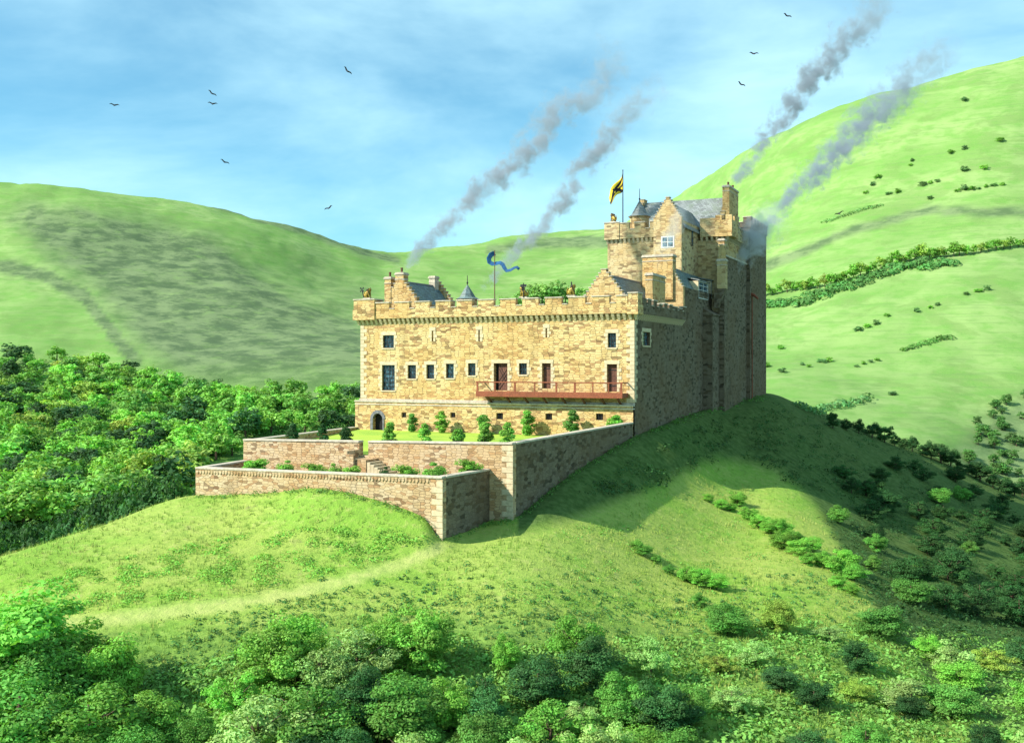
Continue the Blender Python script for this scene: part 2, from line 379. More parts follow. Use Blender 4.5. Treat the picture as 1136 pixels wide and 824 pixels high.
def ground_mat():
    t = NT('hill_grass'); a = t.n('ShaderNodeAttribute', attribute_name='veg_shade'); sep = t.n('ShaderNodeSeparateColor'); t.set(sep.inputs[0], a.outputs['Color'])
    pos = t.n('ShaderNodeNewGeometry').outputs['Position']
    big = t.noise(t.mapv(pos, (.012, .012, .03)), 1, 5, .55); mid = t.noise(t.mapv(pos, (.09, .09, .2)), 1, 5, .6); fin = t.noise(pos, 1.7, 5, .65); xf = t.noise(pos, 9, 4, .7)
    c = t.mix(t.rng(big, .35, .65), (.37, .42, .08), (.26, .37, .07))
    c = t.mix(t.rng(mid, .45, .62, 0, .9), c, (.19, .36, .04))
    c = t.mix(t.rng(fin, .5, .72, 0, .65), c, (.40, .42, .13))
    c = t.mix(t.rng(fin, .50, .30, 0, .5), c, (.10, .21, .03))
    c = t.mix(t.rng(xf, .35, .7, 0, .4), c, (.13, .2, .05))
    far = t.mix(t.rng(big, .35, .65), (.235, .35, .115), (.155, .285, .07)); far = t.mix(t.rng(t.noise(t.mapv(pos, (.02, .02, .05)), 1, 9, .68, .4), .50, .57, 0, .5), far, (.115, .215, .05)); far = t.mix(t.rng(mid, .42, .68, 0, .7), far, (.12, .28, .05)); far = t.mix(t.rng(fin, .45, .7, 0, .25), far, (.30, .35, .14))
    trk = t.noise(t.mapv(pos, (.03, .03, .9)), 1, 4, .6, .5); far = t.mix(t.rng(trk, .52, .66, 0, .4), far, (.13, .22, .07)); far = t.mix(t.rng(t.noise(pos, .35, 5, .7), .55, .75, 0, .45), far, (.10, .20, .05))
    c = t.mix(t.rng(t.noise(t.mapv(pos, (.45, .45, .9)), 1, 6, .7), .62, .72, 0, .6), c, (.25, .22, .11))
    dist = t.n('ShaderNodeAttribute', attribute_name='pasture'); c = t.mix(dist.outputs['Fac'], c, far)
    hn = t.math('MULTIPLY', sep.outputs[0], t.rng(mid, .25, .5, .55, 1))
    c = t.mix(hn, c, t.mix(t.rng(t.noise(t.mapv(pos, (.05, .05, .12)), 1, 8, .7), .4, .6), (.075, .12, .055), (.16, .22, .10)))
    soil = t.rng(t.noise(t.mapv(pos, (.45, .45, .9)), 1, 6, .7), .66, .74, 0, .6); c = t.mix(soil, c, (.24, .20, .11)) if False else c
    c = t.mix(t.math('MULTIPLY', sep.outputs[1], .75), c, t.mix(t.rng(fin, .35, .65), (.05, .13, .025), (.16, .30, .05)))
    c = t.mix(t.math('MULTIPLY', a.outputs['Alpha'], .9), c, t.mix(t.rng(fin, .35, .65), (.032, .07, .016), (.07, .125, .035)))  # near-black green paints the shade beside the castle
    c = t.mix(t.math('MULTIPLY', sep.outputs[2], t.rng(fin, .3, .55, .6, .95)), c, (.46, .47, .17))
    t.bump(t.math('ADD', fin, t.math('MULTIPLY', xf, .4)), .6, .25)
    return t.done(c, 1.0, .1)
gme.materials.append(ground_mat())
ground = bpy.data.objects.new('ground', gme); C.objects.link(ground); ground['kind'] = 'structure'
# ------------------------------------------------------------------ castle helpers
rnd = random.Random(7)
def FR(Yf): return lambda u, v, w_=0: (u, Yf+w_, v)            # a face looking at -Y: u = X, v = Z, w_ = inward
def SD(Xf): return lambda u, v, w_=0: (Xf-w_, u, v)            # a face looking at +X: u = Y
def tbox(mb, T, u0, u1, v0, v1, w0, w1):
    a = [T(u0, v0, w0), T(u1, v0, w0), T(u1, v0, w1), T(u0, v0, w1), T(u0, v1, w0), T(u1, v1, w0), T(u1, v1, w1), T(u0, v1, w1)]
    mb.hexa(a)
def holed(mb, T, u0, u1, v0, v1, holes, th):
    us = sorted({u0, u1, *[h[0] for h in holes], *[h[1] for h in holes]}); vs_ = sorted({v0, v1, *[h[2] for h in holes], *[h[3] for h in holes]})
    for a, b in zip(us, us[1:]):
        for c, d in zip(vs_, vs_[1:]):
            m, n = (a+b)/2, (c+d)/2
            if any(h[0] < m < h[1] and h[2] < n < h[3] for h in holes): continue
            mb.face([T(a, c), T(b, c), T(b, d), T(a, d)])
    for h in holes:
        a, b, c, d = h
        mb.face([T(a, c), T(a, d), T(a, d, th), T(a, c, th)]); mb.face([T(b, c), T(b, d), T(b, d, th), T(b, c, th)])
        mb.face([T(a, d), T(b, d), T(b, d, th), T(a, d, th)]); mb.face([T(a, c), T(b, c), T(b, c, th), T(a, c, th)])
def window(par, T, u0, u1, v0, v1, nx, nz, deep=.22, surround=True, mat=None, arch=False, frame=None, label=None):
    f = MB(); t = .05
    for a, b, c, d in ((u0, u0+t, v0, v1), (u1-t, u1, v0, v1), (u0+t, u1-t, v0, v0+t), (u0+t, u1-t, v1-t, v1)): tbox(f, T, a, b, c, d, deep-.04, deep+.05)
    fo = f.build('window', frame or IRON, par)
    if label: fo['label'] = label
    p = MB(); tbox(p, T, u0+.01, u1-.01, v0+.01, v1-.01, deep+.052, deep+.08); p.build('pane', mat or GLASS, fo)
    if nx+nz:
        g = MB()
        for i in range(1, nx+1):
            u = u0+(u1-u0)*i/(nx+1); tbox(g, T, u-.03, u+.03, v0, v1, deep-.09, deep-.05)
        for i in range(1, nz+1):
            v = v0+(v1-v0)*i/(nz+1); tbox(g, T, u0, u1, v-.03, v+.03, deep-.055, deep-.042)
        g.build('bars', IRON, fo)
    if surround: quoin_ring(T, u0, u1, v0, v1, fo)
    return fo
def quoin_ring(T, u0, u1, v0, v1, par, lintel=True, proud=.028, sill=True):
    s = MB(); h = .34; n = max(2, round((v1-v0)/h)); h = (v1-v0)/n
    for side in (-1, 1):
        for i in range(n):
            L_ = (.42 if (i % 2) else .24)+rnd.uniform(-.05, .05)
            a, b = (u0-L_, u0-.004) if side < 0 else (u1+.004, u1+L_)
            tbox(s, T, a, b, v0+i*h+.012, v0+(i+1)*h-.012, -proud-rnd.uniform(0, .012), .03)
    if lintel: tbox(s, T, u0-.26, u1+.26, v1+.006, v1+.34, -proud-.02, .03)
    if sill: tbox(s, T, u0-.12, u1+.12, v0-.14, v0-.006, -proud-.05, .03)
    return s.build('surround', ASHLAR, par, bevel=.012)
def merlon_run(T, u0, u1, z0, zc, zm, th, pitch, mer, par, mat, first=0, ragged=0, cope=COPE):
    """solid parapet from z0 to zc with merlons to zm, each with a coping slab"""
    b = MB(); c = MB(); tbox(b, T, u0, u1, z0, zc, 0, th)
    u = u0+first; segs = []; last = u0
    while u < u1-.1:
        e = min(u+mer, u1); hh = zm-(rnd.uniform(0, ragged) if ragged else 0)
        tbox(b, T, u, e, zc-.001, hh, .001, th-.001); tbox(c, T, u-.06, e+.06, hh+.002, hh+.11, -.07, th+.07)
        if u > last+.05: tbox(c, T, last+.062, u-.062, zc+.002, zc+.09, -.06, th+.06)
        last = e; u += pitch
    if last < u1-.15: tbox(c, T, last+.062, u1, zc+.002, zc+.09, -.06, th+.06)
    o = b.build('parapet', mat, par); c.build('coping', cope, o, bevel=.015)
    return o
CORB = {}
def corbels(T, u0, u1, z0, z1, out_, par, step=.52, wd=.27, mat=None):
    n = int((u1-u0)/step); key = None
    for i in range(n+1):
        u = u0+(u1-u0-wd)*i/max(1, n); o0 = Vector(T(u, 0, 0))
        if key is None:
            m = MB(); T2 = lambda a, b, c: Vector(T(u+a, b, c))-o0; h = (z1-z0)
            m.hexa([T2(0, z0+h*.5, -out_*.55), T2(wd, z0+h*.5, -out_*.55), T2(wd, z0+h*.2, .02), T2(0, z0+h*.2, .02), T2(0, z1, -out_), T2(wd, z1, -out_), T2(wd, z1, .02), T2(0, z1, .02)])
            m.hexa([T2(.02, z0, -.02), T2(wd-.02, z0, -.02), T2(wd-.02, z0, .02), T2(.02, z0, .02), T2(.02, z0+h*.5, -out_*.5), T2(wd-.02, z0+h*.5, -out_*.5), T2(wd-.02, z0+h*.5, .02), T2(.02, z0+h*.5, .02)])
            c = m.build('corbel', mat or ASHLAR, par, bevel=.012); key = c.data; c.location = o0
        else:
            c = bpy.data.objects.new('corbel', key); C.objects.link(c); c.parent = par; c.location = o0
def crow_gable(mb, T, ul, ur, ua, z0, ze, za, th, n=6, step_w=None, left=True, rt=True, cap=.0):
    """gable wall with stepped sides; ul, ur eaves, ua apex"""
    poly = [(ul, z0), (ur, z0), (ur, ze)]
    if rt:
        for i in range(n):
            f0 = i/n; f1 = (i+1)/n; zt = ze+(za-ze)*f1
            poly += [(ur+(ua-ur)*f0, zt), (ur+(ua-ur)*f1, zt)]
    else: poly += [(ua, za)]
    if left:
        for i in reversed(range(n)):
            f0 = i/n; f1 = (i+1)/n; zt = ze+(za-ze)*f1
            poly += [(ul+(ua-ul)*f1, zt), (ul+(ua-ul)*f0, zt)]
    poly += [(ul, ze)]
    q = []
    for p in poly:
        if not q or (abs(p[0]-q[-1][0])+abs(p[1]-q[-1][1])) > 1e-5: q.append(p)
    nq = len(q); base = len(mb.v)
    mb.v += [T(u, v, 0) for u, v in q]+[T(u, v, th) for u, v in q]
    mb.f += [tuple(base+i for i in range(nq)), tuple(base+nq+i for i in reversed(range(nq)))]; mb.m += [mb.mi]*2
    for i in range(nq):
        j = (i+1) % nq; mb.f.append((base+i, base+nq+i, base+nq+j, base+j)); mb.m.append(mb.mi)
def step_caps(T, ul, ur, ua, ze, za, th, n, left=True, rt=True):
    c = MB()
    for use, ue in ((left, ul), (rt, ur)):
        if not use: continue
        for i in range(n):
            zt = ze+(za-ze)*(i+1)/n; a = ue+(ua-ue)*i/n; b = ue+(ua-ue)*(i+1)/n
            lo, hi = min(a, b), max(a, b)
            tbox(c, T, lo-.06*(ue < ua), hi+.06*(ue > ua), zt+.002, zt+.085, -.05, th+.05)
    return c
def stack(name, x0, x1, y0, y1, z0, z1, par, mat, pots=0):
    b = MB(); b.box(x0, x1, y0, y1, z0, z1); o = b.build(name, mat, par)
    c = MB(); c.box(x0-.09, x1+.09, y0-.09, y1+.09, z1+.002, z1+.16); c.box(x0-.04, x1+.04, y0-.04, y1+.04, z1-.45, z1-.36)
    c.box(x0-.02, x1+.02, y0-.02, y1+.02, z1+.16, z1+.26)
    c.build('chimney_cap', COPE, o, bevel=.02)
    if pots:
        p = MB()
        for i in range(pots):
            t = (i+.5)/pots; cx, cy = ((x0+x1)/2, y0+(y1-y0)*t) if (y1-y0) > (x1-x0) else (x0+(x1-x0)*t, (y0+y1)/2)
            p.lathe([(.13, 0), (.15, .04), (.11, .1), (.12, .42), (.15, .46), (.12, .5)], (cx, cy, z1+.262), 12)
        p.build('chimney_pot', DARKWOOD, o)
    return o

# ------------------------------------------------------------------ front range
XL = PX(400, 0); YB = 15.2
front = thing('hall_range', 'long sunlit sandstone front block of the castle with balcony, battlements and barred windows', 'castle wing')
FT = FR(0)
def rect(a, b, c, d, Y=0):
    x0, x1 = PX(a, Y), PX(b, Y); xm = (x0+x1)/2
    return (x0, x1, PZ(d, xm, Y), PZ(c, xm, Y))
WIN = [((425, 437, 372, 386), 2, 3), ((424, 438, 405, 433), 3, 5), ((452.5, 461.5, 405, 420), 2, 2), ((473.3, 481.7, 404.5, 420), 2, 3),
       ((495, 503.5, 403.5, 419.5), 1, 2), ((519.5, 527.5, 403, 416.5), 2, 2), ((576, 584.5, 403, 415.5), 2, 2), ((674.5, 683.5, 369.5, 385.5), 2, 3)]
DOORS = [(548, 563, 403, 433), (601.5, 611, 403, 431), (673.5, 684.5, 404, 434.5)]
SLIT = [(479.2, 480.8, 367, 379), (530.8, 532.4, 366, 379), (605.4, 607, 364, 374.5)]
holes = [rect(*r) for r, a, b in WIN]+[rect(*r) for r in DOORS]+[rect(*r) for r in SLIT]
ZS = PZ(449, 0, 0)                                   # string course
ZB = -9.5; ZC0, ZC1 = 4.0, 4.55
w_ = MB(); holed(w_, FT, XL, 0, ZS, ZC1, holes, .7)
w_.face([(0, 0, -9.5), (0, YB, -9.5), (0, YB, ZC1), (0, 0, ZC1)]) if False else None
SH = [(PY(713, 0), PY(721, 0), PZ(383, 0, 2.3), PZ(368, 0, 2.3))]
w_.face([(XL, 0, ZB), (XL, YB, ZB), (XL, YB, ZC1), (XL, 0, ZC1)]); w_.face([(XL, YB, ZB), (0, YB, ZB), (0, YB, ZC1), (XL, YB, ZC1)])
w_.face([(XL, 0, ZS), (XL, .9, ZS), (0, .9, ZS), (0, 0, ZS)])
hw = w_.build('wall', SAND, front)
e_ = MB(); holed(e_, SD(0), 0, YB, ZB, ZC1, SH, .4); q = e_.build('flank_wall', SHADE_STONE, front); q['label'] = 'side wall of the front block, shade coloured into its stone'
ib = MB(); ib.box(XL+.75, -.75, .8, YB-.5, ZB, ZC1-.2); ib.build('inner_core', DARKIN, hw)
# plinth storey with arched doorway and vents
BW = [(445.5, 450.5, 457.5, 463), (499.5, 505, 457.5, 463), (550.5, 558, 458, 465), (605, 612.5, 458.5, 465.5), (661, 669, 458.5, 466)]
YP = -.42
bh = [rect(*r, YP) for r in BW]+[(*rect(414, 424.5, 458, 480, YP)[:2], ZB+.01, rect(414, 424.5, 458.5, 480, YP)[3])]
pl = MB(); XPL = PX(394, YP)
holed(pl, FR(YP), XPL, .0, ZB, ZS-.15, bh, .5); pl.face([(XPL, YP, ZB), (XPL, 3, ZB), (XPL, 3, ZS-.15), (XPL, YP, ZS-.15)])
pl.box(XPL, -.002, YP, -.003, ZS-.155, ZS-.15); pl.build('plinth', SAND, front)
sc = MB(); sc.box(XPL-.06, .03, YP-.08, -.004, ZS-.15, ZS); sc.box(XL-.08, .06, -.14, -.005, ZS+.004, ZS+.16); sc.box(XPL-.03, .02, YP-.04, -.004, ZS-.42, ZS-.30)
sc.build('string_course', COPE, front, bevel=.02)
# arched doorway surround
x0, x1, _, zt = bh[-1]; ar = MB(); rr = (x1-x0)/2; cxm = (x0+x1)/2; zsp = zt-rr
ar.box(x0-.32, x0-.003, YP-.07, YP+.3, ZB, zsp); ar.box(x1+.003, x1+.2, YP-.07, YP+.3, ZB, zsp)
for i in range(7):
    a0_, a1_ = math.pi*i/7, math.pi*(i+1)/7
    ar.prism([(cxm+rr*math.cos(a0_), zsp+.003+rr*math.sin(a0_)), (cxm+(rr+.33)*math.cos(a0_), zsp+.003+(rr+.33)*math.sin(a0_)), (cxm+(rr+.33)*math.cos(a1_), zsp+.003+(rr+.33)*math.sin(a1_)), (cxm+rr*math.cos(a1_), zsp+.003+rr*math.sin(a1_))], YP-.07, YP+.3)
dd = MB(); dd.box(x0, x1, YP+.42, YP+.48, ZB, zt); dro = dd.build('doorway', DARKIN, front, uv='box'); ar.build('surround', GREYST, dro, bevel=.02)
dro['label'] = 'dark arched doorway with grey stone surround at garden level'
for h in bh[:-1]:
    g = MB(); g.box(h[0], h[1], YP+.25, YP+.3, h[2], h[3]); vo = g.build('vent', DARKIN, front)
    g = MB(); g.box(h[0]+.2, h[0]+.24, YP+.1, YP+.14, h[2], h[3]); g.box(h[1]-.24, h[1]-.2, YP+.1, YP+.14, h[2], h[3]); g.build('bars', IRON, vo)
for (r, a, b), h in zip(WIN, holes): window(front, FT, *h, a, b)
for h in holes[-3:]:
    s = MB(); tbox(s, FT, h[0], h[1], h[2], h[3], .35, .4); q = s.build('arrow_loop', DARKIN, front); quoin_ring(FT, *h, q, sill=False)
window(front, SD(0), *SH[0], 1, 3, surround=True, frame=DARKWOOD)
for k, h in enumerate(holes[len(WIN):len(WIN)+3]):
    s = MB(); a, b, c, d = h; n = 5 if k != 1 else 3; off = (b-a)*.25 if k == 0 else 0
    for i in range(n):
        u0_ = a+off+(b-a-off)*i/n; tbox(s, FT, u0_+.008, a+off+(b-a-off)*(i+1)/n-.008, c, d, .3, .37+.005*(i % 2))
    q = s.build('door', DARKWOOD, front)
    s = MB()
    if k == 0:
        for i in range(-3, 8):
            for sg in (1, -1):
                z0_ = c+(d-c)*i/6; p0 = [a+off, z0_]; p1 = [b, z0_+sg*(b-a-off)*1.3]
                if sg < 0: p0[1] += (d-c)/6*1.0
                if min(p0[1], p1[1]) < c or max(p0[1], p1[1]) > d: continue
                s.tube([FT(p0[0], p0[1], .28), FT(p1[0], p1[1], .28)], .018, 5)
        s.build('strapwork', IRON, q)
        s = MB(); tbox(s, FT, a, a+off, c, d, .5, .52); s.build('door_gap', DARKIN, q)
    else:
        for zz in (c+(d-c)*.2, c+(d-c)*.78): tbox(s, FT, a+.05, b-.12, zz, zz+.07, .26, .295)
        s.build('hinge', IRON, q)
    s = MB(); s.lathe([(.03, 0), (.05, .03), (.03, .07)], FT(b-.16, (c+d)/2, .25), 8); s.build('handle', IRON, q)
    quoin_ring(FT, *h, q, sill=False)
# corner quoins
for T, us, sg, nm in ((FT, 0, -1, 0), (FT, XL, 1, 1), (SD(0), 0, 1, 2)):
    s = MB(); z = ZS+.2; i = 0
    while z < ZC0-.3:
        L_ = .75 if i % 2 == (1 if nm == 2 else 0) else .42; hgt = .36
        if nm == 2: tbox(s, T, us+.0, us+L_, z+.01, z+hgt-.01, -.03, -.002)
        else: tbox(s, T, us-.003 if sg < 0 else us+.003, us+sg*L_, z+.01, z+hgt-.01, -.03, -.002)
        z += hgt; i += 1
    s.build('quoins', ASHLAR, front, bevel=.012)
OV = .42                                             # overhang of the battlements
XPR = OV
corbels(FT, XL-.3, .3, ZC0-.05, ZC1, OV-.02, front)
corbels(SD(0), 0, YB, ZC0-.05, ZC1, OV-.02, front, step=.6)
ZP, ZCR, ZM = ZC1, 5.45, 6.05
merlon_run(FR(-OV), PX(416, -OV), PX(696, -OV), ZP, ZCR, ZM, .45, 2.27, 1.6, front, SAND)
merlon_run(SD(OV), PY(717.5, OV), YB, ZP, ZCR-.1, ZM-.05, .45, 1.7, 1.1, front, SHADE_STONE, first=.3, ragged=.5)
merlon_run(lambda u, v, q=0: (XL-OV+q, u, v), 1.4, YB, ZP, ZCR, ZM, .45, 2.2, 1.5, front, SAND, first=.7)
# corner blocks
for xa, xb, ya, yb, top in ((XL-OV-.15, PX(416, -OV)-.004, -OV-.12, 1.4, ZM+.35), (PX(696, -OV)+.004, OV+.05, -OV-.12, 1.0, ZM+.2)):
    b = MB(); b.box(xa, xb, ya, yb, ZP-.1, top-.9); b.box(xa+.12, xb-.0, ya+.0, yb-.3, top-.902, top)
    q = b.build('corner_block', SAND, front); c = MB(); c.box(xa+.05, xb+.05, ya-.07, yb-.23, top+.002, top+.12); c.build('coping', COPE, q, bevel=.02)
b = MB(); b.box(OV-.45, OV, 1.02, PY(717.5, OV)-.004, ZP, ZM-.1); b.build('parapet', SHADE_STONE, front)
rf = MB(); rf.box(XL-OV+.46, OV-.46, -OV+.46, YB, ZC1-.02, ZC1+.08); rf.build('roof_walk', LEAD, front)

# balcony
YD = -1.55; zd = PZ(437, PX(610, YD), YD); zr = PZ(424, PX(610, YD), YD); xb0, xb1 = PX(528.5, YD), PX(690, YD)
zd = -2.55; zr = zd+1.05
bal = MB(); n = 26
for i in range(n):
    a = xb0+(xb1-xb0)*i/n; bal.box(a+.01, a+(xb1-xb0)/n-.01, YD+.09, -.03, zd-.06, zd)
balo = bal.build('balcony', REDWOOD, front); balo['label'] = 'long red timber balcony with rail'
m = MB(); m.box(xb0-.05, xb1+.05, YD-.02, YD+.085, zd-.34, zd+.16); m.box(xb0-.05, xb0+.04, YD+.088, -.03, zd-.3, zd+.1); m.box(xb1-.04, xb1+.05, YD+.088, -.03, zd-.3, zd+.1)
m.build('fascia', REDWOOD, balo, bevel=.01)
m = MB(); m.box(xb0-.07, xb1+.07, YD-.03, YD+.10, zr-.1, zr); m.box(xb0-.05, xb0+.05, YD+.104, -.06, zr-.1, zr); m.box(xb1-.05, xb1+.05, YD+.104, -.06, zr-.1, zr); m.build('rail', REDWOOD, balo, bevel=.012)
for i, px in enumerate((529.5, 549, 571, 593, 617, 637.5, 657.5, 675, 689)):
    x = PX(px, YD); m = MB(); t = .085 if i in (0, 2, 4, 5, 8) else .05
    m.box(x-t, x+t, YD-.0, YD+.08, zd+.162, zr-.102); m.build('post', REDWOOD, balo)
for px in (541, 562, 582, 603, 624, 646, 668, 686):
    x = PX(px, YD)-.2; m = MB()
    m.hexa([(x-.09, -.16, zd-1.05), (x+.09, -.16, zd-1.05), (x+.09, -.01, zd-1.05), (x-.09, -.01, zd-1.05), (x-.09, YD+.2, zd-.345), (x+.09, YD+.2, zd-.345), (x+.09, YD+.45, zd-.345), (x-.09, YD+.45, zd-.345)])
    m.box(x-.1, x+.1, YD+.1, -.01, zd-.20, zd-.065); m.build('bracket', DARKWOOD, balo)

# ------------------------------------------------------------------ left cap house on the roof
def gable_house(name, label, cat, Y, pl_, pr_, pa, zb, ze, za, Y2, n=6, mat=SAND, rmat=SLATE, back=True, xs=None):
    t = thing(name, label, cat)
    ul, ur, ua = xs or (PX(pl_, Y), PX(pr_, Y), PX(pa, Y))
    w = MB(); crow_gable(w, FR(Y), ul, ur, ua, zb, ze, za, .55, n)
    w.box(ul+.05, ur-.05, Y+.552, Y2-.552, zb, ze-.25)
    if back: crow_gable(w, FR(Y2-.55), ul, ur, ua, zb, ze, za, .55, n)
    wo = w.build('wall', mat, t)
    step_caps(FR(Y), ul, ur, ua, ze, za, .55, n).build('crow_steps', COPE, wo, bevel=.015)
    if back: step_caps(FR(Y2-.55), ul, ur, ua, ze, za, .55, n).build('crow_steps', COPE, wo, bevel=.015)
    s = (za-ze)/(ur-ua); sl_ = (za-ze)/(ua-ul); zr_ = za-.42; r = MB(); o_ = .22
    y0, y1 = Y+.56, (Y2-.56 if back else Y2)
    r.prism([(ua, zr_), (ur+o_, zr_-(ur+o_-ua)*s), (ur+o_, zr_-(ur+o_-ua)*s-.12), (ua, zr_-.14), (ul-o_, zr_-(ua-ul+o_)*sl_-.12), (ul-o_, zr_-(ua-ul+o_)*sl_)], y0, y1)
    ro = r.build('roof', rmat, t, uv='roofy')
    rd = MB(); rd.prism([(ua-.12, zr_-.08), (ua+.12, zr_-.08), (ua+.1, zr_+.05), (ua-.1, zr_+.05)], y0+.01, y1-.01); rd.build('ridge', LEAD, ro)
    return t, (ul, ur, ua)
Y1 = 3.0; xa = PX(443, Y1); zt = PZ(307, xa, Y1)
lg, (ul, ur, ua) = gable_house('cap_house', 'stepped gable cap house with dark slate roof at the left end of the battlements', 'cap house', Y1, 428, 462, 443, ZC1, PZ(334, xa, Y1), zt, PY(487, xa)+.0, 7)
stack('chimney', ua-.45, ua+.5, Y1-.03, Y1+.9, zt-1.2, PZ(305, xa, Y1), lg, SAND, 1)
stack('chimney', ul-.12, ul+.62, Y1-.06, Y1+.9, ZC1, PZ(310, ul, Y1), lg, SAND, 1)
yb = PY(484, xa)-.5; stack('chimney', ua-.35, ua+.35, yb-.45, yb+.4, zt-1, zt+.35, lg, COPE)
# small spired stair turret
def cone_turret(name, label, px, Y, rad, z0, ze, za, zf, ns=8, mat=SAND, rm=SLATE):
    X = PX(px, Y); t = thing(name, label, 'turret', (0, 0, 0))
    w = MB(); w.lathe([(rad, z0), (rad, ze), (rad+.12, ze+.03), (rad+.12, ze+.14)], (X, Y, 0), 24); w.build('wall', mat, t, smooth=False)
    r = MB(); r.lathe([(rad+.28, ze+.145), (rad*.86, ze+(za-ze)*.22), (rad*.5, ze+(za-ze)*.58), (.05, za)], (X, Y, 0), ns, .2); r.build('roof', rm, t, uv='roofy')
    f = MB(); f.lathe([(.07, za-.25), (.05, za+.1), (.11, za+.22), (.04, za+.34), (.03, zf-.1), (.005, zf)], (X, Y, 0), 10); f.build('finial', IRON, t)
    return t
Yt = 6.5; xt = PX(518.5, Yt)
cone_turret('stair_turret', 'small turret with a dark pointed slate spire between cap house and blue pennant', 518.5, Yt, 1.0, ZC1, PZ(333.5, xt, Yt), PZ(316, xt, Yt), PZ(305, xt, Yt))
# right stepped gable
Y3 = 5.0; xa = PX(669.5, Y3)
rg, (ul, ur, ua) = gable_house('gabled_house', 'stepped gable with blue grey slate roof behind the battlements below the keep', 'house', Y3, 648, 693, 669.5, ZC1, PZ(331, xa, Y3), PZ(299, xa, Y3), 22, 8, back=False)
# ------------------------------------------------------------------ tall chimneys between
mid = thing('chimney_stack', 'tall coped chimney stack with one sunlit and one dark side, right of the slate roof', 'chimney')
xq = PX(724, 9); stack('flue', PX(716, 9), xq, 9, PY(738, xq), ZC1, PZ(305.5, xq, 9), mid, SAND, 0)
# ------------------------------------------------------------------ middle range with dormers
YG = 15.7; ra = thing('chamber_range', 'stepped gable wing with two white dormer windows and slate roof in front of the keep', 'castle wing')
ul, ur, ua = -4.9, 0.0, -1.7; ze = PZ(321, 0, YG); za = PZ(291, -1.7, YG)
w = MB(); crow_gable(w, FR(YG), ul, ur, ua, ZC1, ze, za, .6, 9)
f_ = MB(); f_.box(ul+.05, -.004, YG+.602, 27.5, ZB+2, ze-.25); f_.box(-.6, -.004, YB+.01, YG+.6, ZB+2, ZC1-.004); f_.build('flank_wall', SHADE_STONE, ra)
wo = w.build('wall', KEEP, ra); step_caps(FR(YG), ul, ur, ua, ze, za, .6, 9, left=False).build('crow_steps', COPE, wo, bevel=.015)
b = MB(); b.box(-.5, .02, YG+.62, 27.4, ze-.248, ze+.25); b.build('wall_head', SHADE_STONE, ra)
s = (za-ze)/(ur-ua); r = MB(); zr_ = za-.35
r.prism([(ua, zr_), (-.5, zr_-(-.5-ua)*s), (-.5, zr_-(-.5-ua)*s-.15), (ua, zr_-.15), (ul, zr_-(ua-ul)*s-.15), (ul, zr_-(ua-ul)*s)], YG+.605, 27.5)
r.build('roof', SLATE, ra, uv='roofy')
st = stack('chimney', PX(713.5, YG), PX(747, YG), YG-.25, YG+.95, ze-1, PZ(285, ua, YG), ra, SAND, 0)
for pa_, pb_ in ((775, 785.5), (789, 796.5)):
    ya, yb = PY(pa_, 0), PY(pb_, 0); ym = (ya+yb)/2; z0, z1 = PZ(332, 0, ym), PZ(313, 0, ym)
    d = MB(); xr = ua+(zr_-z1)/s
    d.hexa([(xr-.3, ya-.15, z1-.05), (-.004, ya-.15, z0), (-.004, ya, z0), (xr-.3, ya, z1-.05), (xr-.3, ya-.15, z1), (-.004, ya-.15, z1), (-.004, ya, z1), (xr-.3, ya, z1)])
    d.hexa([(xr-.3, yb, z1-.05), (-.004, yb, z0), (-.004, yb+.15, z0), (xr-.3, yb+.15, z1-.05), (xr-.3, yb, z1), (-.004, yb, z1), (-.004, yb+.15, z1), (xr-.3, yb+.15, z1)])
    d.box(xr-.2, -.3, ya-.001, yb+.001, z0-.4, z0-.05); do = d.build('dormer', ASHLAR, ra)
    d = MB(); d.hexa([(xr-1.1, ya-.25, z1+.55), (.16, ya-.25, z1+.005), (.16, yb+.25, z1+.005), (xr-1.1, yb+.25, z1+.55), (xr-1.1, ya-.25, z1+.67), (.16, ya-.25, z1+.12), (.16, yb+.25, z1+.12), (xr-1.1, yb+.25, z1+.67)]); d.build('dormer_roof', SLATE2, do)
    T = SD(.03); d = MB(); t_ = .09
    for a, b_, c, e in ((ya+.01, ya+t_, z0, z1), (yb-t_, yb-.01, z0, z1), (ya+t_, yb-t_, z0, z0+t_), (ya+t_, yb-t_, z1-t_, z1)): tbox(d, T, a, b_, c, e, 0, .12)
    for i in range(1, 4): tbox(d, T, ya+t_, yb-t_, z0+(z1-z0)*i/4-.03, z0+(z1-z0)*i/4+.03, .01, .1)
    tbox(d, T, ym-.03, ym+.03, z0+t_, z1-t_, .02, .08); d.build('window_frame', WHITEP, do)
    d = MB(); tbox(d, T, ya+.02, yb-.02, z0+.02, z1-.02, .125, .15); d.build('pane', GLASS, do)
# ------------------------------------------------------------------ stair tower / buttress on the dark side
bt = thing('buttress_tower', 'tall flat sided buttress tower with sloping stone top against the shaded castle wall', 'tower')
yb0 = PY(780, 0); xb_ = PX(790.5, yb0); yb1 = PY(806, xb_); zt0 = PZ(350, xb_, yb0)
m = MB(); m.box(-.4, xb_, yb0, yb1, -8, zt0); m.build('wall', SHADE_STONE, bt)
m = MB(); m.hexa([(-.3, yb0-.12, zt0+.01), (xb_+.12, yb0-.12, zt0+.01), (xb_+.12, yb1, zt0+.01), (-.3, yb1, zt0+.01), (-.3, yb0-.12, zt0+.95), (xb_+.12, yb0-.1, zt0+.16), (xb_+.12, yb1, zt0+.16), (-.3, yb1, zt0+.95)]); m.build('sloping_cap', SHADE_STONE, bt, bevel=.03)
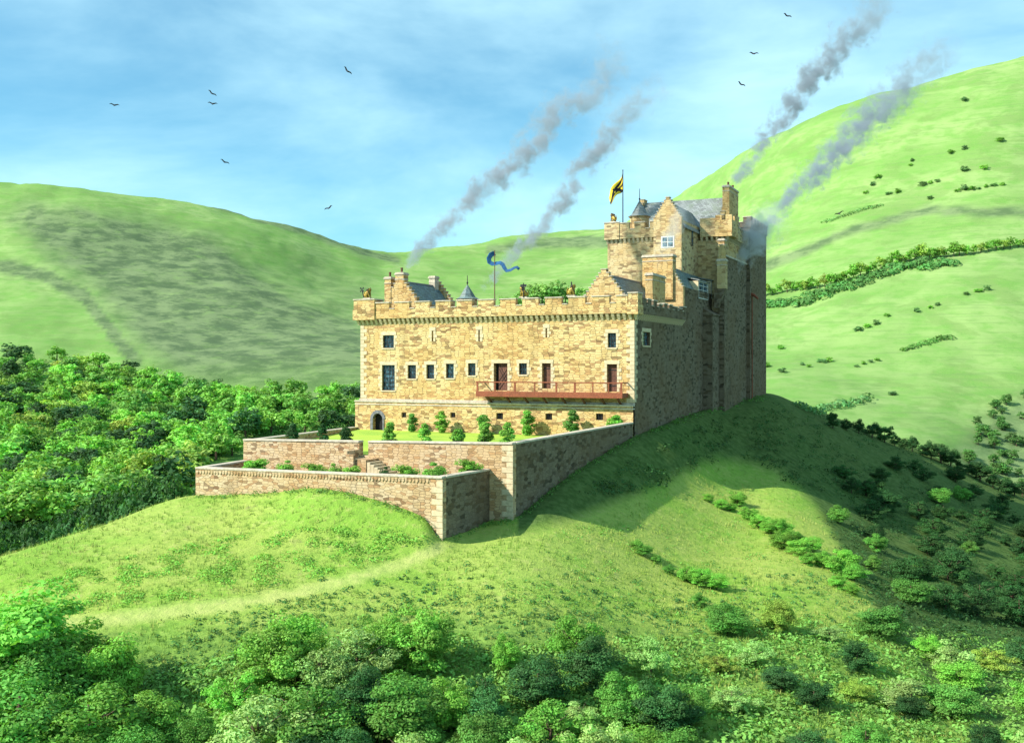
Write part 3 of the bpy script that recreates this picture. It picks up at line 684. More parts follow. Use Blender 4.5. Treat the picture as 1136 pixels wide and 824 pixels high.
# ------------------------------------------------------------------ keep
kp = thing('keep', 'tall battlemented stone keep rising behind the front block, with slate roofs and a big chimney', 'keep')
YK = 22.0; xk0 = PX(674, YK); Yc = 27.6; xg0, xg1 = PX(725, YK-1.3), PX(756, YK-1.3); YGK = YK-1.3
xr1 = PX(812, Yc); zcorb = PZ(271, xk0, YK); zpar = PZ(262, xk0, YK); XR = xr1
m = MB()
holed(m, FR(YK), xk0, xg0+.3, ZB+3, zcorb+.5, [], .5)
m.box(xk0, xg0+.2, YK+.002, 46, ZB+3, zcorb+.49)
m.box(xg0+.25, -.6, Yc, 46.2, ZB+3, 14)
m.box(-.61, 1.45, Yc+.05, 46.1, -8, 14.01)
m.build('wall', KEEP, kp)
zk_c, zk_m = PZ(256.5, xk0, YK), PZ(249.5, xk0, YK)
KT = FR(YK-.3); corbels(FR(YK), xk0-.1, xg0, zcorb, zcorb+.5, .28, kp, step=.5, wd=.26)
merlon_run(KT, PX(687, YK-.3), xg0-.004, zcorb+.5, zk_c, zk_m, .45, 1.75, 1.15, kp, KEEP, first=.0)
b = MB(); xq0, xq1 = xk0-.25, PX(687, YK-.3)-.004; b.box(xq0, xq1, YK-.38, YK+1.1, zcorb+.45, zk_m+.1); q = b.build('corner_block', KEEP, kp)
c = MB(); c.box(xq0-.06, xq1+.05, YK-.44, YK+1.16, zk_m+.102, zk_m+.22); c.build('coping', COPE, q, bevel=.02)
merlon_run(lambda u, v, qq=0: (xk0-.25+qq, u, v), YK+1.2, 45, zcorb+.5, zk_c, zk_m, .45, 1.75, 1.15, kp, KEEP)
# projecting gabled bay
zga = PZ(219, PX(741, YGK), YGK); zge = PZ(243, xg1, YGK); xga = (xg0+xg1)/2
b = MB(); crow_gable(b, FR(YGK), xg0, xg1, xga, ZC1+1, zge, zga, .6, 8); b.box(xg0+.02, xg1-.002, YGK+.602, 33, ZC1+1, zge-.2)
b.box(xg0+.02, xg1-.002, YGK+.6, 33, zge-.202, zge-.02)
bo = b.build('gabled_bay', KEEP, kp); step_caps(FR(YGK), xg0, xg1, xga, zge, zga, .6, 8).build('crow_steps', COPE, bo, bevel=.015)
s = (zga-zge)/(xg1-xga); zr_ = zga-.35; r = MB()
r.prism([(xga, zr_), (xg1+.25, zr_-(xg1+.25-xga)*s), (xg1+.25, zr_-(xg1+.25-xga)*s-.14), (xga, zr_-.14), (xg0-.25, zr_-(xga-xg0+.25)*s-.14), (xg0-.25, zr_-(xga-xg0+.25)*s)], YGK+.61, 33); r.build('roof', SLATE2, bo, uv='roofy')
fw = rect(734.5, 747, 263, 274, YGK); m = MB()
tbox(m, FR(YGK), fw[0]-.1, fw[1]+.1, fw[2]-.1, fw[3]+.1, -.03, .02); m2 = m.build('window', WHITEP, kp); m = MB()
for k in range(2):
    for j in range(2):
        a = fw[0]+(fw[1]-fw[0])*(k/2)+.05; c = fw[2]+(fw[3]-fw[2])*(j/2)+.04; tbox(m, FR(YGK), a, a+(fw[1]-fw[0])/2-.1, c, c+(fw[3]-fw[2])/2-.08, -.04, -.032)
m.build('pane', GLASS, m2)
# dark narrow openings on the bay's shaded flank
m = MB(); ys = PY(768, xg1)
tbox(m, SD(xg1), ys-.35, ys+.35, PZ(273, xg1, ys), PZ(255, xg1, ys), -.03, .02); q = m.build('window', IRON, kp); m = MB(); tbox(m, SD(xg1), ys-.25, ys+.25, PZ(272, xg1, ys), PZ(256, xg1, ys), -.04, -.032); m.build('pane', GLASS, q)
# main roof, ridge along X, with crow-stepped ends
Yr = 33.0; xw, xe = PX(709, Yr-1), 1.0
zrid = PZ(219.5, PX(760, Yr), Yr); Yea = 28.2; zea = PZ(246, 0, Yea)-.2; sY = (zrid-zea)/(Yr-Yea)
r = MB(); b0 = len(r.v)
r.prism([(Yr, zrid-.3), (Yea-.3, zrid-.3-(Yr-Yea+.3)*sY), (Yea-.3, zrid-.45-(Yr-Yea+.3)*sY), (Yr, zrid-.45), (2*Yr-Yea, zea-.4), (2*Yr-Yea, zea-.25)], xw+.5, xe-.5, 'x')
r.build('roof', SLATE2, kp, uv='roofx')
for xx, T in ((xw, lambda u, v, q=0: (xw+q, u, v)), (xe, SD(xe))):
    g = MB(); crow_gable(g, T, Yea, 2*Yr-Yea, Yr, 12, zea, zrid, .5, 8); go = g.build('gable', KEEP, kp); step_caps(T, Yea, 2*Yr-Yea, Yr, zea, zrid, .5, 8).build('crow_steps', COPE, go, bevel=.015)
b = MB(); b.box(xw+.02, xe-.02, Yea+.02, 2*Yr-Yea-.02, 12, zea-.35); b.build('upper_wall', KEEP, kp)
# big chimney
Yh = 29.5; xh1 = PX(809, Yh); stack('chimney', PX(801.5, Yh), xh1, Yh, PY(819, xh1), 13, PZ(207.5, xh1, Yh), kp, SAND, 2)
# right hand corbelled parapet
zc2 = PZ(264, .5, Yc); zt2 = PZ(243, .5, Yc)
KT2 = FR(Yc-.35); xm0 = xg1+.3; xt0 = PX(793.5, Yc-.5)
corbels(FR(Yc), xm0, 1.9, zc2-.35, zc2+.15, .3, kp, step=.55, wd=.28)
b = MB(); tbox(b, KT2, xm0, xt0-.004, zc2+.15, zt2+.1, 0, .5); b.build('parapet', KEEP, kp)
b = MB(); xt1 = PX(812, Yc-.5)
b.box(xt0, xt1, Yc-.5, Yc+2.6, zc2+.1, zt2-.2); tbox(b, FR(Yc-.5), xt0, xt0+.7, zt2-.2, zt2+.35, 0, .45); tbox(b, FR(Yc-.5), xt0+1.15, xt1-.001, zt2-.2, zt2+.35, 0, .45); tbox(b, SD(xt1), Yc+.9, Yc+2.6, zt2-.2, zt2+.35, .001, .45)
q = b.build('corner_turret', SAND, kp)
corbels(SD(1.45), Yc, 44, zc2-.35, zc2+.1, .33, kp, step=.7)
merlon_run(SD(1.85), Yc+2.7, 38.9, zc2+.1, zt2-1.0, zt2-.5, .45, 1.9, 1.2, kp, KEEP, first=.5)
# farthest corner tower of the keep
ft = thing('corner_tower', 'plain dark tower at the far right end of the castle, its top wrapped in smoke', 'tower')
xf = 2.0; yf0 = PY(832, xf); yf1 = PY(850, xf); ztf = PZ(252, xf, yf1)
b = MB(); b.box(-2, xf, yf0, yf1, -8, ztf-1.2); b.build('wall', SHADE_STONE, ft)
merlon_run(SD(xf+.12), yf0-.1, yf1+.1, ztf-1.2, ztf-.6, ztf, .45, 1.9, 1.2, ft, SHADE_STONE); merlon_run(FR(yf0-.12), -2, xf-.34, ztf-1.2, ztf-.6, ztf, .45, 1.6, 1.0, ft, SHADE_STONE)
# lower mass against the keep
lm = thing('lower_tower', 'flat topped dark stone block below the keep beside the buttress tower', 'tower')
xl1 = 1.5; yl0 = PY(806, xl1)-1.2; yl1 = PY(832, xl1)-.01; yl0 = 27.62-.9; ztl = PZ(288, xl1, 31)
b = MB(); b.box(.95, xl1+.1, yl0, yl1, -8, ztl); b.build('wall', SHADE_STONE, lm)
c = MB(); c.box(.9, xl1+.2, yl0-.1, yl1, ztl+.002, ztl+.2); c.build('coping', COPE, lm, bevel=.03)
# narrow lit chimney in front
nc_ = thing('slender_chimney', 'slender pale chimney rising against the smoke right of the dormers', 'chimney')
yn = yl0-.9; stack('flue', PX(797, yn), PX(803.5, yn), yn, yn+.8, PZ(290, 1, yn)+.27, PZ(267.5, 1, yn), nc_, SAND); stack('lower_stage', PX(796, yn)-.05, PX(804.5, yn)+.05, yn-.08, yn+.85, 8.4, PZ(290, 1, yn), nc_, KEEP)
m = MB(); xa_, xb2 = PX(796, yn)-.05, PX(804.5, yn)+.05; m.hexa([(xa_-.3, yn-.06, 6.3), (xb_+.02, yn-.06, 6.3), (xb_+.02, yn+.83, 6.3), (xa_-.3, yn+.83, 6.3), (xa_-.3, yn-.06, 8.398), (xb2, yn-.06, 8.398), (xb2, yn+.83, 8.398), (xa_-.3, yn+.83, 8.398)]); m.build('support_wedge', SHADE_STONE, nc_)  # wedge added to hold up the chimney stage where it overhangs the buttress
# gargoyle spout on the dark wall
gy = PY(834, xf); sp = MB(); zsq = PZ(331, xf, gy); sp.tube([(xf-.1, gy-.2, zsq+.5), (xf+.35, gy-.3, zsq+.35), (xf+.85, gy-.4, zsq-.1)], [.22, .18, .12], 8); sp.tube([(xf+.1, gy-.25, zsq+.4), (xf+.12, gy-.3, -5)], .07, 6)
tag(sp.build('rainwater_spout', REDWOOD), 'red stone spout and thin pipe high on the dark far wall of the castle', 'spout')
# turret with cone on the keep
Yt = 24.2; xt = PX(709.5, Yt)
cone_turret('cap_turret', 'conical slate turret with tall finial on the keep beside the yellow flag', 709.5, Yt, 1.05, zcorb, PZ(242, xt, Yt), PZ(223, xt, Yt), PZ(209, xt, Yt), 8, KEEP, SLATE2)
# ------------------------------------------------------------------ flags
fl = thing('flagpole', 'thin pole on the keep flying a long yellow and black flag', 'flag', (PX(691, 22.6), 22.6, PZ(254, -9, 22.6)))
zh = PZ(190, -9, 22.6)-fl.location.z
m = MB(); m.tube([(0, 0, -.8), (0, 0, zh)], [.07, .045], 8); m.lathe([(.02, zh), (.08, zh+.06), (.02, zh+.16)], (0, 0, 0), 8); m.build('pole', IRON, fl)
def cloth(name, rows, mat, par, th=.012):
    """rows of (top point, bottom point) along the fly"""
    m = MB(); n = len(rows); k = 8; G = []
    for i, (a, b) in enumerate(rows):
        for j in range(k+1):
            p = Vector(a).lerp(Vector(b), j/k); G.append(p)
    me = bpy.data.meshes.new(name); F_ = []
    for i in range(n-1):
        for j in range(k): a = i*(k+1)+j; F_.append((a, a+1, a+k+2, a+k+1))
    me.from_pydata([tuple(p) for p in G], [], F_); me.materials.append(mat)
    uvl = me.uv_layers.new(name='UVMap')
    for lp in me.loops: i, j = divmod(lp.vertex_index, k+1); uvl.data[lp.index].uv = (i/(n-1), 1-j/k)
    for p in me.polygons: p.use_smooth = True
    o = bpy.data.objects.new(name, me); C.objects.link(o); o.parent = par
    sd = o.modifiers.new('thickness', 'SOLIDIFY'); sd.thickness = th; sd.offset = 0
    return o
def flag_mat():
    t = NT('yellow_black_cloth'); uv = t.n('ShaderNodeTexCoord').outputs['UV']; sp_ = t.n('ShaderNodeSeparateXYZ'); t.set(sp_.inputs[0], uv)
    u, v = sp_.outputs[0], sp_.outputs[1]
    x1 = t.math('ABSOLUTE', t.math('SUBTRACT', v, t.math('MULTIPLY_ADD', u, -.75, .95))); b1 = t.math('LESS_THAN', x1, .12)
    x2 = t.math('ABSOLUTE', t.math('SUBTRACT', v, t.math('MULTIPLY_ADD', u, 1.3, -.15))); b2 = t.math('MULTIPLY', t.math('LESS_THAN', x2, .12), t.math('LESS_THAN', u, .62))
    x3 = t.math('ABSOLUTE', t.math('SUBTRACT', v, t.math('MULTIPLY_ADD', u, -.35, .48))); b3 = t.math('LESS_THAN', x3, .10)
    n_ = t.noise(uv, 5, 2); k_ = t.math('MAXIMUM', t.math('MAXIMUM', b1, b2), t.math('MULTIPLY', b3, t.math('GREATER_THAN', n_, .4)))
    return t.done(t.mix(k_, (.75, .55, .04), (.015, .014, .02)), .8, .2)
rows = []
for i in range(15):
    q = i/14; bx = -1.75*q-.05; sagt = -.3-2.5*q**1.15; wd = 1.75-.95*q+.1*math.sin(q*9); wave = .28*math.sin(q*8)
    rows.append(((bx+.1*math.sin(q*7), wave, zh+sagt), (bx*.86+.1, wave*.6+.15*math.sin(q*5), zh+sagt-wd)))
cloth('flag', rows, flag_mat(), fl)
fb = thing('flagpole', 'thin pole on the front battlements flying a twisting blue pennant', 'flag', (PX(548.8, 1.0), 1.0, ZC1+.08))
zh = PZ(279, PX(549, 1), 1)-fb.location.z
m = MB(); m.tube([(0, 0, 0), (0, 0, zh)], [.055, .035], 8); m.lathe([(.02, zh), (.06, zh+.05), (.015, zh+.12)], (0, 0, 0), 8); m.build('pole', DARKWOOD, fb)
cen = [(0, 0, 0), (-.35, -.1, -.15), (-.55, -.15, -.5), (-.5, -.1, -.85), (-.2, 0, -1.02), (.15, .05, -.98), (.5, .1, -.92), (.8, .1, -1.1), (1.0, .05, -1.45), (1.25, 0, -1.72), (1.6, .05, -1.68), (1.95, .1, -1.48), (2.25, .1, -1.4), (2.5, .1, -1.62)]
rows = []
for i, p in enumerate(cen):
    a = Vector(cen[max(0, i-1)]); b = Vector(cen[min(len(cen)-1, i+1)]); t_ = (b-a).normalized(); nn = Vector((-t_.z, .5, t_.x)).normalized(); wd = .24-.008*i
    c_ = Vector(p)+Vector((0, 0, zh-.15)); rows.append((c_+nn*wd, c_-nn*wd))
cloth('pennant', rows, BLUECL, fb)
# ------------------------------------------------------------------ gilded beasts on the battlements
def skin(name, verts, edges, rad, mat, par=None, root=0, sub=2):
    me = bpy.data.meshes.new(name); me.from_pydata(verts, edges, []); o = bpy.data.objects.new(name, me); C.objects.link(o)
    sk = o.modifiers.new('skin', 'SKIN'); sk.use_smooth_shade = True
    for i, r in enumerate(rad): me.skin_vertices[0].data[i].radius = (r, r) if not isinstance(r, tuple) else r
    me.skin_vertices[0].data[root].use_root = True
    ss = o.modifiers.new('sub', 'SUBSURF'); ss.levels = ss.render_levels = sub
    dg = bpy.context.evaluated_depsgraph_get(); m2 = bpy.data.meshes.new_from_object(o.evaluated_get(dg)); m2.name = name
    bpy.data.objects.remove(o); m2.materials.append(mat)
    for p in m2.polygons: p.use_smooth = True
    o = bpy.data.objects.new(name, m2); C.objects.link(o); o.parent = par; return o
def seated_lion(label, loc, rz, staff):
    t = thing('heraldic_beast', label, 'statue', loc, rz, 'gilded beasts on the battlements')
    b = MB(); b.box(-.42, .42, -.26, .26, 0, .1); b.build('base', COPE, t, bevel=.02)
    V = [(-.22, 0, .34), (-.05, 0, .48), (.1, 0, .66), (.16, 0, .88), (.3, 0, .95), (.42, 0, .9),      # rump, back, chest, neck, head, muzzle
         (.2, .13, .52), (.24, .14, .3), (.26, .14, .13), (.34, .14, .12), (.2, -.13, .52), (.24, -.14, .3), (.26, -.14, .13), (.34, -.14, .12),
         (-.1, .17, .3), (.02, .19, .18), (.12, .19, .13), (-.1, -.17, .3), (.02, -.19, .18), (.12, -.19, .13),
         (-.38, 0, .22), (-.46, .02, .45), (-.42, .04, .68), (-.34, .05, .78), (.22, .09, 1.04), (.22, -.09, 1.04)]
    E = [(0, 1), (1, 2), (2, 3), (3, 4), (4, 5), (2, 6), (6, 7), (7, 8), (8, 9), (2, 10), (10, 11), (11, 12), (12, 13), (0, 14), (14, 15), (15, 16), (0, 17), (17, 18), (18, 19), (0, 20), (20, 21), (21, 22), (22, 23), (4, 24), (4, 25)]
    Rr = [.2, .2, .2, .15, .14, .08, .09, .06, .06, .05, .09, .06, .06, .05, .13, .07, .06, .13, .07, .06, .04, .035, .035, .06, .035, .035]
    skin('body', V, E, Rr, GOLD, t, 1)
    m = MB(); rr_ = random.Random(3)
    for i in range(70):
        a = rr_.uniform(0, 6.28); q = rr_.uniform(.1, .24); zc = rr_.uniform(.58, 1.02)
        p = Vector((.12+.0*q, 0, zc)); d = Vector((math.cos(a)*.6-.25, math.sin(a), rr_.uniform(-.7, .2))).normalized()
        m.tube([p+d*.08, p+d*(.16+q*.4), p+d*(.17+q*.5)+Vector((0, 0, -.07))], [.05, .035, .006], 5)
    m.build('mane', BARK, t)
    if staff:
        m = MB(); m.tube([(-.1, .0+.3, .05), (-.12, .3, 1.35)] if staff != 2 else [(-.5, .1, .1), (-.72, .1, .85)], [.05, .045], 8)
        if staff == 1: m.box(-.42, .2, .285, .315, .98, 1.22)
        elif staff == 2:
            for k in range(4):
                a = math.pi/4+k*math.pi/2; m.hexa([(-.74+dx, .1+dy, .95+dz) for dx, dy, dz in ((0, -.02, 0), (.28*math.cos(a)-.09*math.sin(a), -.02, .28*math.sin(a)+.09*math.cos(a)), (.28*math.cos(a)-.09*math.sin(a), .02, .28*math.sin(a)+.09*math.cos(a)), (0, .02, 0), (.0, -.02, -.03), (.28*math.cos(a)+.09*math.sin(a), -.02, .28*math.sin(a)-.09*math.cos(a)), (.28*math.cos(a)+.09*math.sin(a), .02, .28*math.sin(a)-.09*math.cos(a)), (0, .02, -.03))])
        else: m.box(-.17, -.07, .27, .33, .6, 1.32)
        m.build('standard', IRON, t)
    return t
Yb = -.2
seated_lion('gilded beast with a cross shaped vane on the left corner block of the battlements', (PX(407, Yb)+.1, Yb, ZM+.475), 0, 2)
seated_lion('gilded beast holding a small banner, nearest the blue pennant', (PX(581, Yb), Yb, ZM+.115), R(180), 1)
seated_lion('gilded beast with an upright dark post, left of the right stepped gable', (PX(634, Yb), Yb, ZM+.115), 0, 3)
seated_lion('gilded beast crouching on the corner of the keep under the yellow flag', (PX(680, YK), YK+.2, zk_m+.225), R(160), 0)

# ------------------------------------------------------------------ garden terraces
ZG, ZL = -6.35, -7.75
ya = -25.3; xTL = PX(270, ya); xG0, xG1 = PX(398.5, ya), PX(408.5, ya)
def ztop(x): return -5.2-.42*min(1, max(0, -x/22))
def slopewall(mb, cp, p0, p1, z0, z1, zb, th, nrm):
    """wall from p0 to p1 with top z0..z1, thickness towards nrm, and its coping"""
    (ax, ay), (bx, by) = p0, p1; nx, ny = nrm[0]*th, nrm[1]*th
    mb.hexa([(ax, ay, zb), (bx, by, zb), (bx+nx, by+ny, zb), (ax+nx, ay+ny, zb), (ax, ay, z0), (bx, by, z1), (bx+nx, by+ny, z1), (ax+nx, ay+ny, z0)])
    ox, oy = nrm[0]*.07, nrm[1]*.07
    cp.hexa([(ax-ox, ay-oy, z0+.002), (bx-ox, by-oy, z1+.002), (bx+nx+ox, by+ny+oy, z1+.002), (ax+nx+ox, ay+ny+oy, z0+.002), (ax-ox, ay-oy, z0+.13), (bx-ox, by-oy, z1+.13), (bx+nx+ox, by+ny+oy, z1+.13), (ax+nx+ox, ay+ny+oy, z0+.13)])
ut = thing('garden_wall', 'upper garden terrace retaining wall of golden rubble stone with pale coping', 'wall')
m = MB(); c = MB()
slopewall(m, c, (xTL, ya), (xG0, ya), ztop(xTL), ztop(xG0), -14, .5, (0, 1)); slopewall(m, c, (xG1, ya), (-.002, ya), ztop(xG1), ztop(0), -14, .5, (0, 1))
m.box(xG0+.002, xG1-.002, ya+.03, ya+.45, -14, ZG+.02); m.build('front_wall', GARD, ut)
c.build('coping', COPE, ut, bevel=.02)
m = MB(); c = MB(); slopewall(m, c, (0, ya+.505), (0, YP-.08), -5.2, -5.1, -14, .5, (-1, 0)); m.build('side_wall', SHADE_STONE, ut); c.build('coping', COPE, ut, bevel=.02)
lw = thing('boundary_wall', 'low wall running from the terrace corner back to the left foot of the castle', 'wall')
m = MB(); c = MB(); slopewall(m, c, (xTL, ya+.55), (XPL-.3, YP), ztop(xTL)-.05, PZ(474.5, XPL, 0), -20, .5, (1, .2)); m.build('wall', GARD, lw); c.build('coping', COPE, lw, bevel=.02)
# quoins of the garden corner
s = MB(); z = -10.3; i = 0
while z < -5.5: s.box(-(.8 if i % 2 else .45), .02, ya-.03, ya-.002, z+.01, z+.35); z += .36; i += 1
s.build('quoins', ASHLAR, ut, bevel=.012)
# lower terrace
xC = PX(491, -31.7); yC = -31.7; yC2 = ya; xLL = PX(217, yC)
lt = thing('terrace_wall', 'lower terrace retaining wall of golden rubble, in front of the upper garden wall', 'wall')
m = MB(); c = MB(); slopewall(m, c, (xLL, yC), (xC, yC), PZ(520, xLL, yC), PZ(531, xC, yC), -15, .45, (0, 1)); m.build('front_wall', GARD, lt); c.build('coping', COPE, lt, bevel=.02)
m = MB(); c = MB(); slopewall(m, c, (xC, yC+.455), (xC, ya-.005), PZ(531, xC, yC)-.002, PZ(522, xC, ya), -15, .45, (-1, 0)); m.build('side_wall', SHADE_STONE, lt); c.build('coping', COPE, lt, bevel=.02)
m = MB(); c = MB(); slopewall(m, c, (xLL, yC+.45), (xTL-.05, ya+.3), PZ(520, xLL, yC), PZ(512, xTL, ya), -18, .45, (1, 0)); m.build('end_wall', GARD, lt); c.build('coping', COPE, lt, bevel=.02)
s = MB(); z = -10.9; i = 0
while z < -7.2: s.box(xC-(.75 if i % 2 else .42), xC+.02, yC-.03, yC-.002, z+.01, z+.34); z += .35; i += 1
s.build('quoins', ASHLAR, lt, bevel=.012)
# scalloped course under the lower coping
s = MB(); n = 74
for i in range(n):
    x = xLL+.2+(xC-xLL-1.0)*i/n; zt_ = PZ(520, xLL, yC)+(PZ(531, xC, yC)-PZ(520, xLL, yC))*i/n; w2 = (xC-xLL-1)/n*.46
    s.prism([(x-w2, zt_-.02), (x+w2, zt_-.02), (x+w2*.7, zt_-.24), (x, zt_-.32), (x-w2*.7, zt_-.24)], yC-.045, yC-.001)
s.build('scalloped_course', GARD, lt)
# garden ground, terrace walk and steps
def lawn_mat():
    t = NT('lawn'); p = t.n('ShaderNodeNewGeometry').outputs['Position']; a = t.noise(t.mapv(p, (.3, .3, 1)), 1, 4); f = t.noise(p, 8, 4, .7)
    c = t.mix(t.rng(a, .35, .65), (.38, .50, .07), (.27, .42, .06)); c = t.mix(t.rng(f, .4, .7, 0, .5), c, (.16, .28, .04)); t.bump(f, .5, .05); return t.done(c, 1, .1)
LAWN = lawn_mat()
m = MB(); m.prism([(xTL+.4, ya+.45), (-.45, ya+.45), (-.45, YP-.02), (XPL+.1, YP-.02)], -11, ZG, 'z'); o = m.build('garden_lawn', LAWN); o['kind'] = 'structure'
m = MB(); m.prism([(xLL+.4, yC+.4), (xC-.4, yC+.4), (xC-.4, ya+.002), (xTL+.3, ya+.002), (xTL-.3, ya+.002)], -11, ZL, 'z'); o = m.build('terrace_walk', SOIL); o['kind'] = 'structure'
sp_ = thing('garden_steps', 'stone landing and steps down from the gap in the upper garden wall', 'steps')
m = MB(); xs0, xs1 = PX(386, ya-1.4), PX(407, ya-1.4); zl = ZG-.12
m.box(xs0, xs1, ya-1.5, ya-.005, -11, zl); m.build('landing', GARD, sp_)
n = 7
for i in range(n):
    m = MB(); m.box(xs1+i*.3+.002, xs1+(i+1)*.3, ya-1.45, ya-.006, -11, zl-(i+1)*(zl-ZL)/(n+1)); m.build('step', ASHLAR, sp_, bevel=.015)
m = MB(); m.box(xs0-.25, xs0-.004, ya-1.5, ya-.01, -11, zl+.55); m.box(xs0-.25, xs1-.9, ya-1.7, ya-1.502, -11, zl+.35); m.build('parapet', GARD, sp_)

# ------------------------------------------------------------------ foliage
rp = np.random.default_rng(11)
def leaf_mat(name, rough=.75):
    t = NT(name); oi = t.n('ShaderNodeObjectInfo'); a = t.n('ShaderNodeAttribute', attribute_name='tone')
    hs = t.n('ShaderNodeHueSaturation'); t.set(hs.inputs['Color'], oi.outputs['Color'])
    t.set(hs.inputs['Hue'], t.rng(a.outputs['Fac'], 0, 1, .475, .515, False)); t.set(hs.inputs['Value'], t.rng(a.outputs['Fac'], 0, 1, .45, 1.75, False)); hs.inputs['Saturation'].default_value = .95
    t.set(t.b.inputs['Base Color'], hs.outputs[0]); t.b.inputs['Roughness'].default_value = rough; t.b.inputs['Specular IOR Level'].default_value = .25
    tr = t.n('ShaderNodeBsdfTranslucent'); t.set(tr.inputs[0], t.mix(1.0, hs.outputs[0], (1.3, 1.25, .6), 'MULTIPLY'))
    mx_ = t.n('ShaderNodeMixShader'); mx_.inputs[0].default_value = .3; t.set(mx_.inputs[1], t.b.outputs[0]); t.set(mx_.inputs[2], tr.outputs[0]); t.set(t.out.inputs[0], mx_.outputs[0])
    return t.mat
LEAF = leaf_mat('foliage_leaves')
def quads_mesh(name, P, Nn, S, tone, mat, el=1.5):
    """one leaf (a bent quad) at each P, facing Nn, of size S"""
    n = len(P); Nn = Nn/np.linalg.norm(Nn, axis=1, keepdims=True)
    A = np.cross(Nn, rp.normal(size=(n, 3))); A /= np.linalg.norm(A, axis=1, keepdims=True)+1e-9; B = np.cross(Nn, A)
    S = S[:, None]; pts = np.stack([P-A*S*.5*el, P-B*S*.42+Nn*S*.08, P+A*S*.5*el-Nn*S*.12, P+B*S*.42+Nn*S*.08], 1).reshape(-1, 3)
    me = bpy.data.meshes.new(name); me.vertices.add(4*n); me.vertices.foreach_set('co', pts.astype(np.float32).ravel())
    me.loops.add(4*n); me.loops.foreach_set('vertex_index', np.arange(4*n, dtype=np.int32))
    me.polygons.add(n); me.polygons.foreach_set('loop_start', np.arange(0, 4*n, 4, dtype=np.int32)); me.polygons.foreach_set('loop_total', np.full(n, 4, dtype=np.int32))
    me.update(calc_edges=True); me.materials.append(mat)
    a = me.attributes.new('tone', 'FLOAT', 'FACE'); a.data.foreach_set('value', tone.astype(np.float32))
    return me
def crown_pts(nc, nl, rx, rz, zc, cr, seed, shape='round', ls=.05, lumpy=.25, low=-.55):
    """leaf positions in nc clumps spread over an uneven ellipsoid"""
    g = np.random.default_rng(seed); Ps, Ns, T = [], [], []
    for k in range(nc):
        while True:
            v = g.normal(size=3); v /= np.linalg.norm(v)
            if shape == 'column': q = g.uniform(-1, 1); v = np.array([v[0], v[1], 0])/max(1e-6, math.hypot(v[0], v[1])); f = (1-abs(q)**2.2)*(1 if q > -.3 else .9); c = np.array([v[0]*rx*f*g.uniform(.3, .9), v[1]*rx*f*g.uniform(.3, .9), zc+q*rz]); break
            if v[2] < low: continue
            f = g.uniform(.3, .95)**.7*(1+g.uniform(-lumpy, lumpy)*.6); c = np.array([v[0]*rx*f, v[1]*rx*f, zc+v[2]*rz*f]); break
        r = cr*g.uniform(.6, 1.3); tone = g.uniform(.15, .95)
        w_ = g.normal(size=(nl, 3)); w_ /= np.linalg.norm(w_, axis=1, keepdims=True); w_[:, 2] = np.where(w_[:, 2] < -.2, w_[:, 2]*.4, w_[:, 2])
        rr = r*g.uniform(.45, 1.08, size=(nl, 1))**.6
        P = c+w_*rr*np.array([1, 1, .8]); Ps.append(P); Ns.append(w_*1.0+np.array([0, 0, .35])+g.normal(size=(nl, 3))*.45); T.append(np.clip(tone*.55+g.uniform(0, .45, nl), 0, 1))
    P = np.concatenate(Ps); return P, np.concatenate(Ns), np.full(len(P), ls)*g.uniform(.6, 1.4, len(P)), np.concatenate(T)
def crown_mesh(name, *a, **k): return quads_mesh(name, *crown_pts(*a, **k), LEAF)
def stem_mesh(name, h, r, seed, limbs=5):
    g = random.Random(seed); m = MB(); top = Vector((g.uniform(-.04, .04)*h, g.uniform(-.04, .04)*h, h))
    m.tube([(0, 0, -.06*h), (0, 0, h*.3), tuple(top*.7), tuple(top)], [r*1.3, r, r*.7, r*.25], 7)
    for i in range(limbs):
        a = i*2.4+g.uniform(-.4, .4); z = h*g.uniform(.3, .7); L_ = h*g.uniform(.28, .45)
        m.tube([(0, 0, z), (math.cos(a)*L_*.5, math.sin(a)*L_*.5, z+L_*.35), (math.cos(a)*L_, math.sin(a)*L_, z+L_*.8)], [r*.55, r*.38, r*.12], 5)
    o = m.build(name, BARK, smooth=True); me = o.data; bpy.data.objects.remove(o); return me
def mesh_obj(name, me, parent=None, col=None, loc=None, rz=0, sc=None):
    o = bpy.data.objects.new(name, me); C.objects.link(o); o.parent = parent
    if col: o.color = (*col, 1)
    if loc is not None: o.location = loc
    o.rotation_euler = (0, 0, rz)
    if sc: o.scale = sc if isinstance(sc, tuple) else (sc,)*3
    return o
# unit plants: height 1
BUSH = [(crown_mesh('foliage', 50, 270, .42, .43, .47, .15, 100+i, ls=.023, low=-.95), stem_mesh('stem', .7, .022, i)) for i in range(5)]
LOOSE = [(crown_mesh('foliage', 44, 190, .48, .42, .44, .13, 130+i, ls=.026, lumpy=.45, low=-.95), stem_mesh('stem', .75, .022, 20+i, 8)) for i in range(3)]
MIDT = [(crown_mesh('crown', 34, 170, .38, .42, .52, .15, 160+i, ls=.032, low=-.8), stem_mesh('trunk', .6, .03, 40+i)) for i in range(4)]
COLM = [(crown_mesh('foliage', 44, 120, .22, .46, .5, .11, 190+i, shape='column', ls=.038), stem_mesh('stem', .8, .02, 60+i, 3)) for i in range(3)]
RND = [(crown_mesh('foliage', 34, 150, .34, .38, .55, .18, 200+i, ls=.042, low=-.9), stem_mesh('stem', .6, .03, 70+i, 4)) for i in range(2)]
FART = []
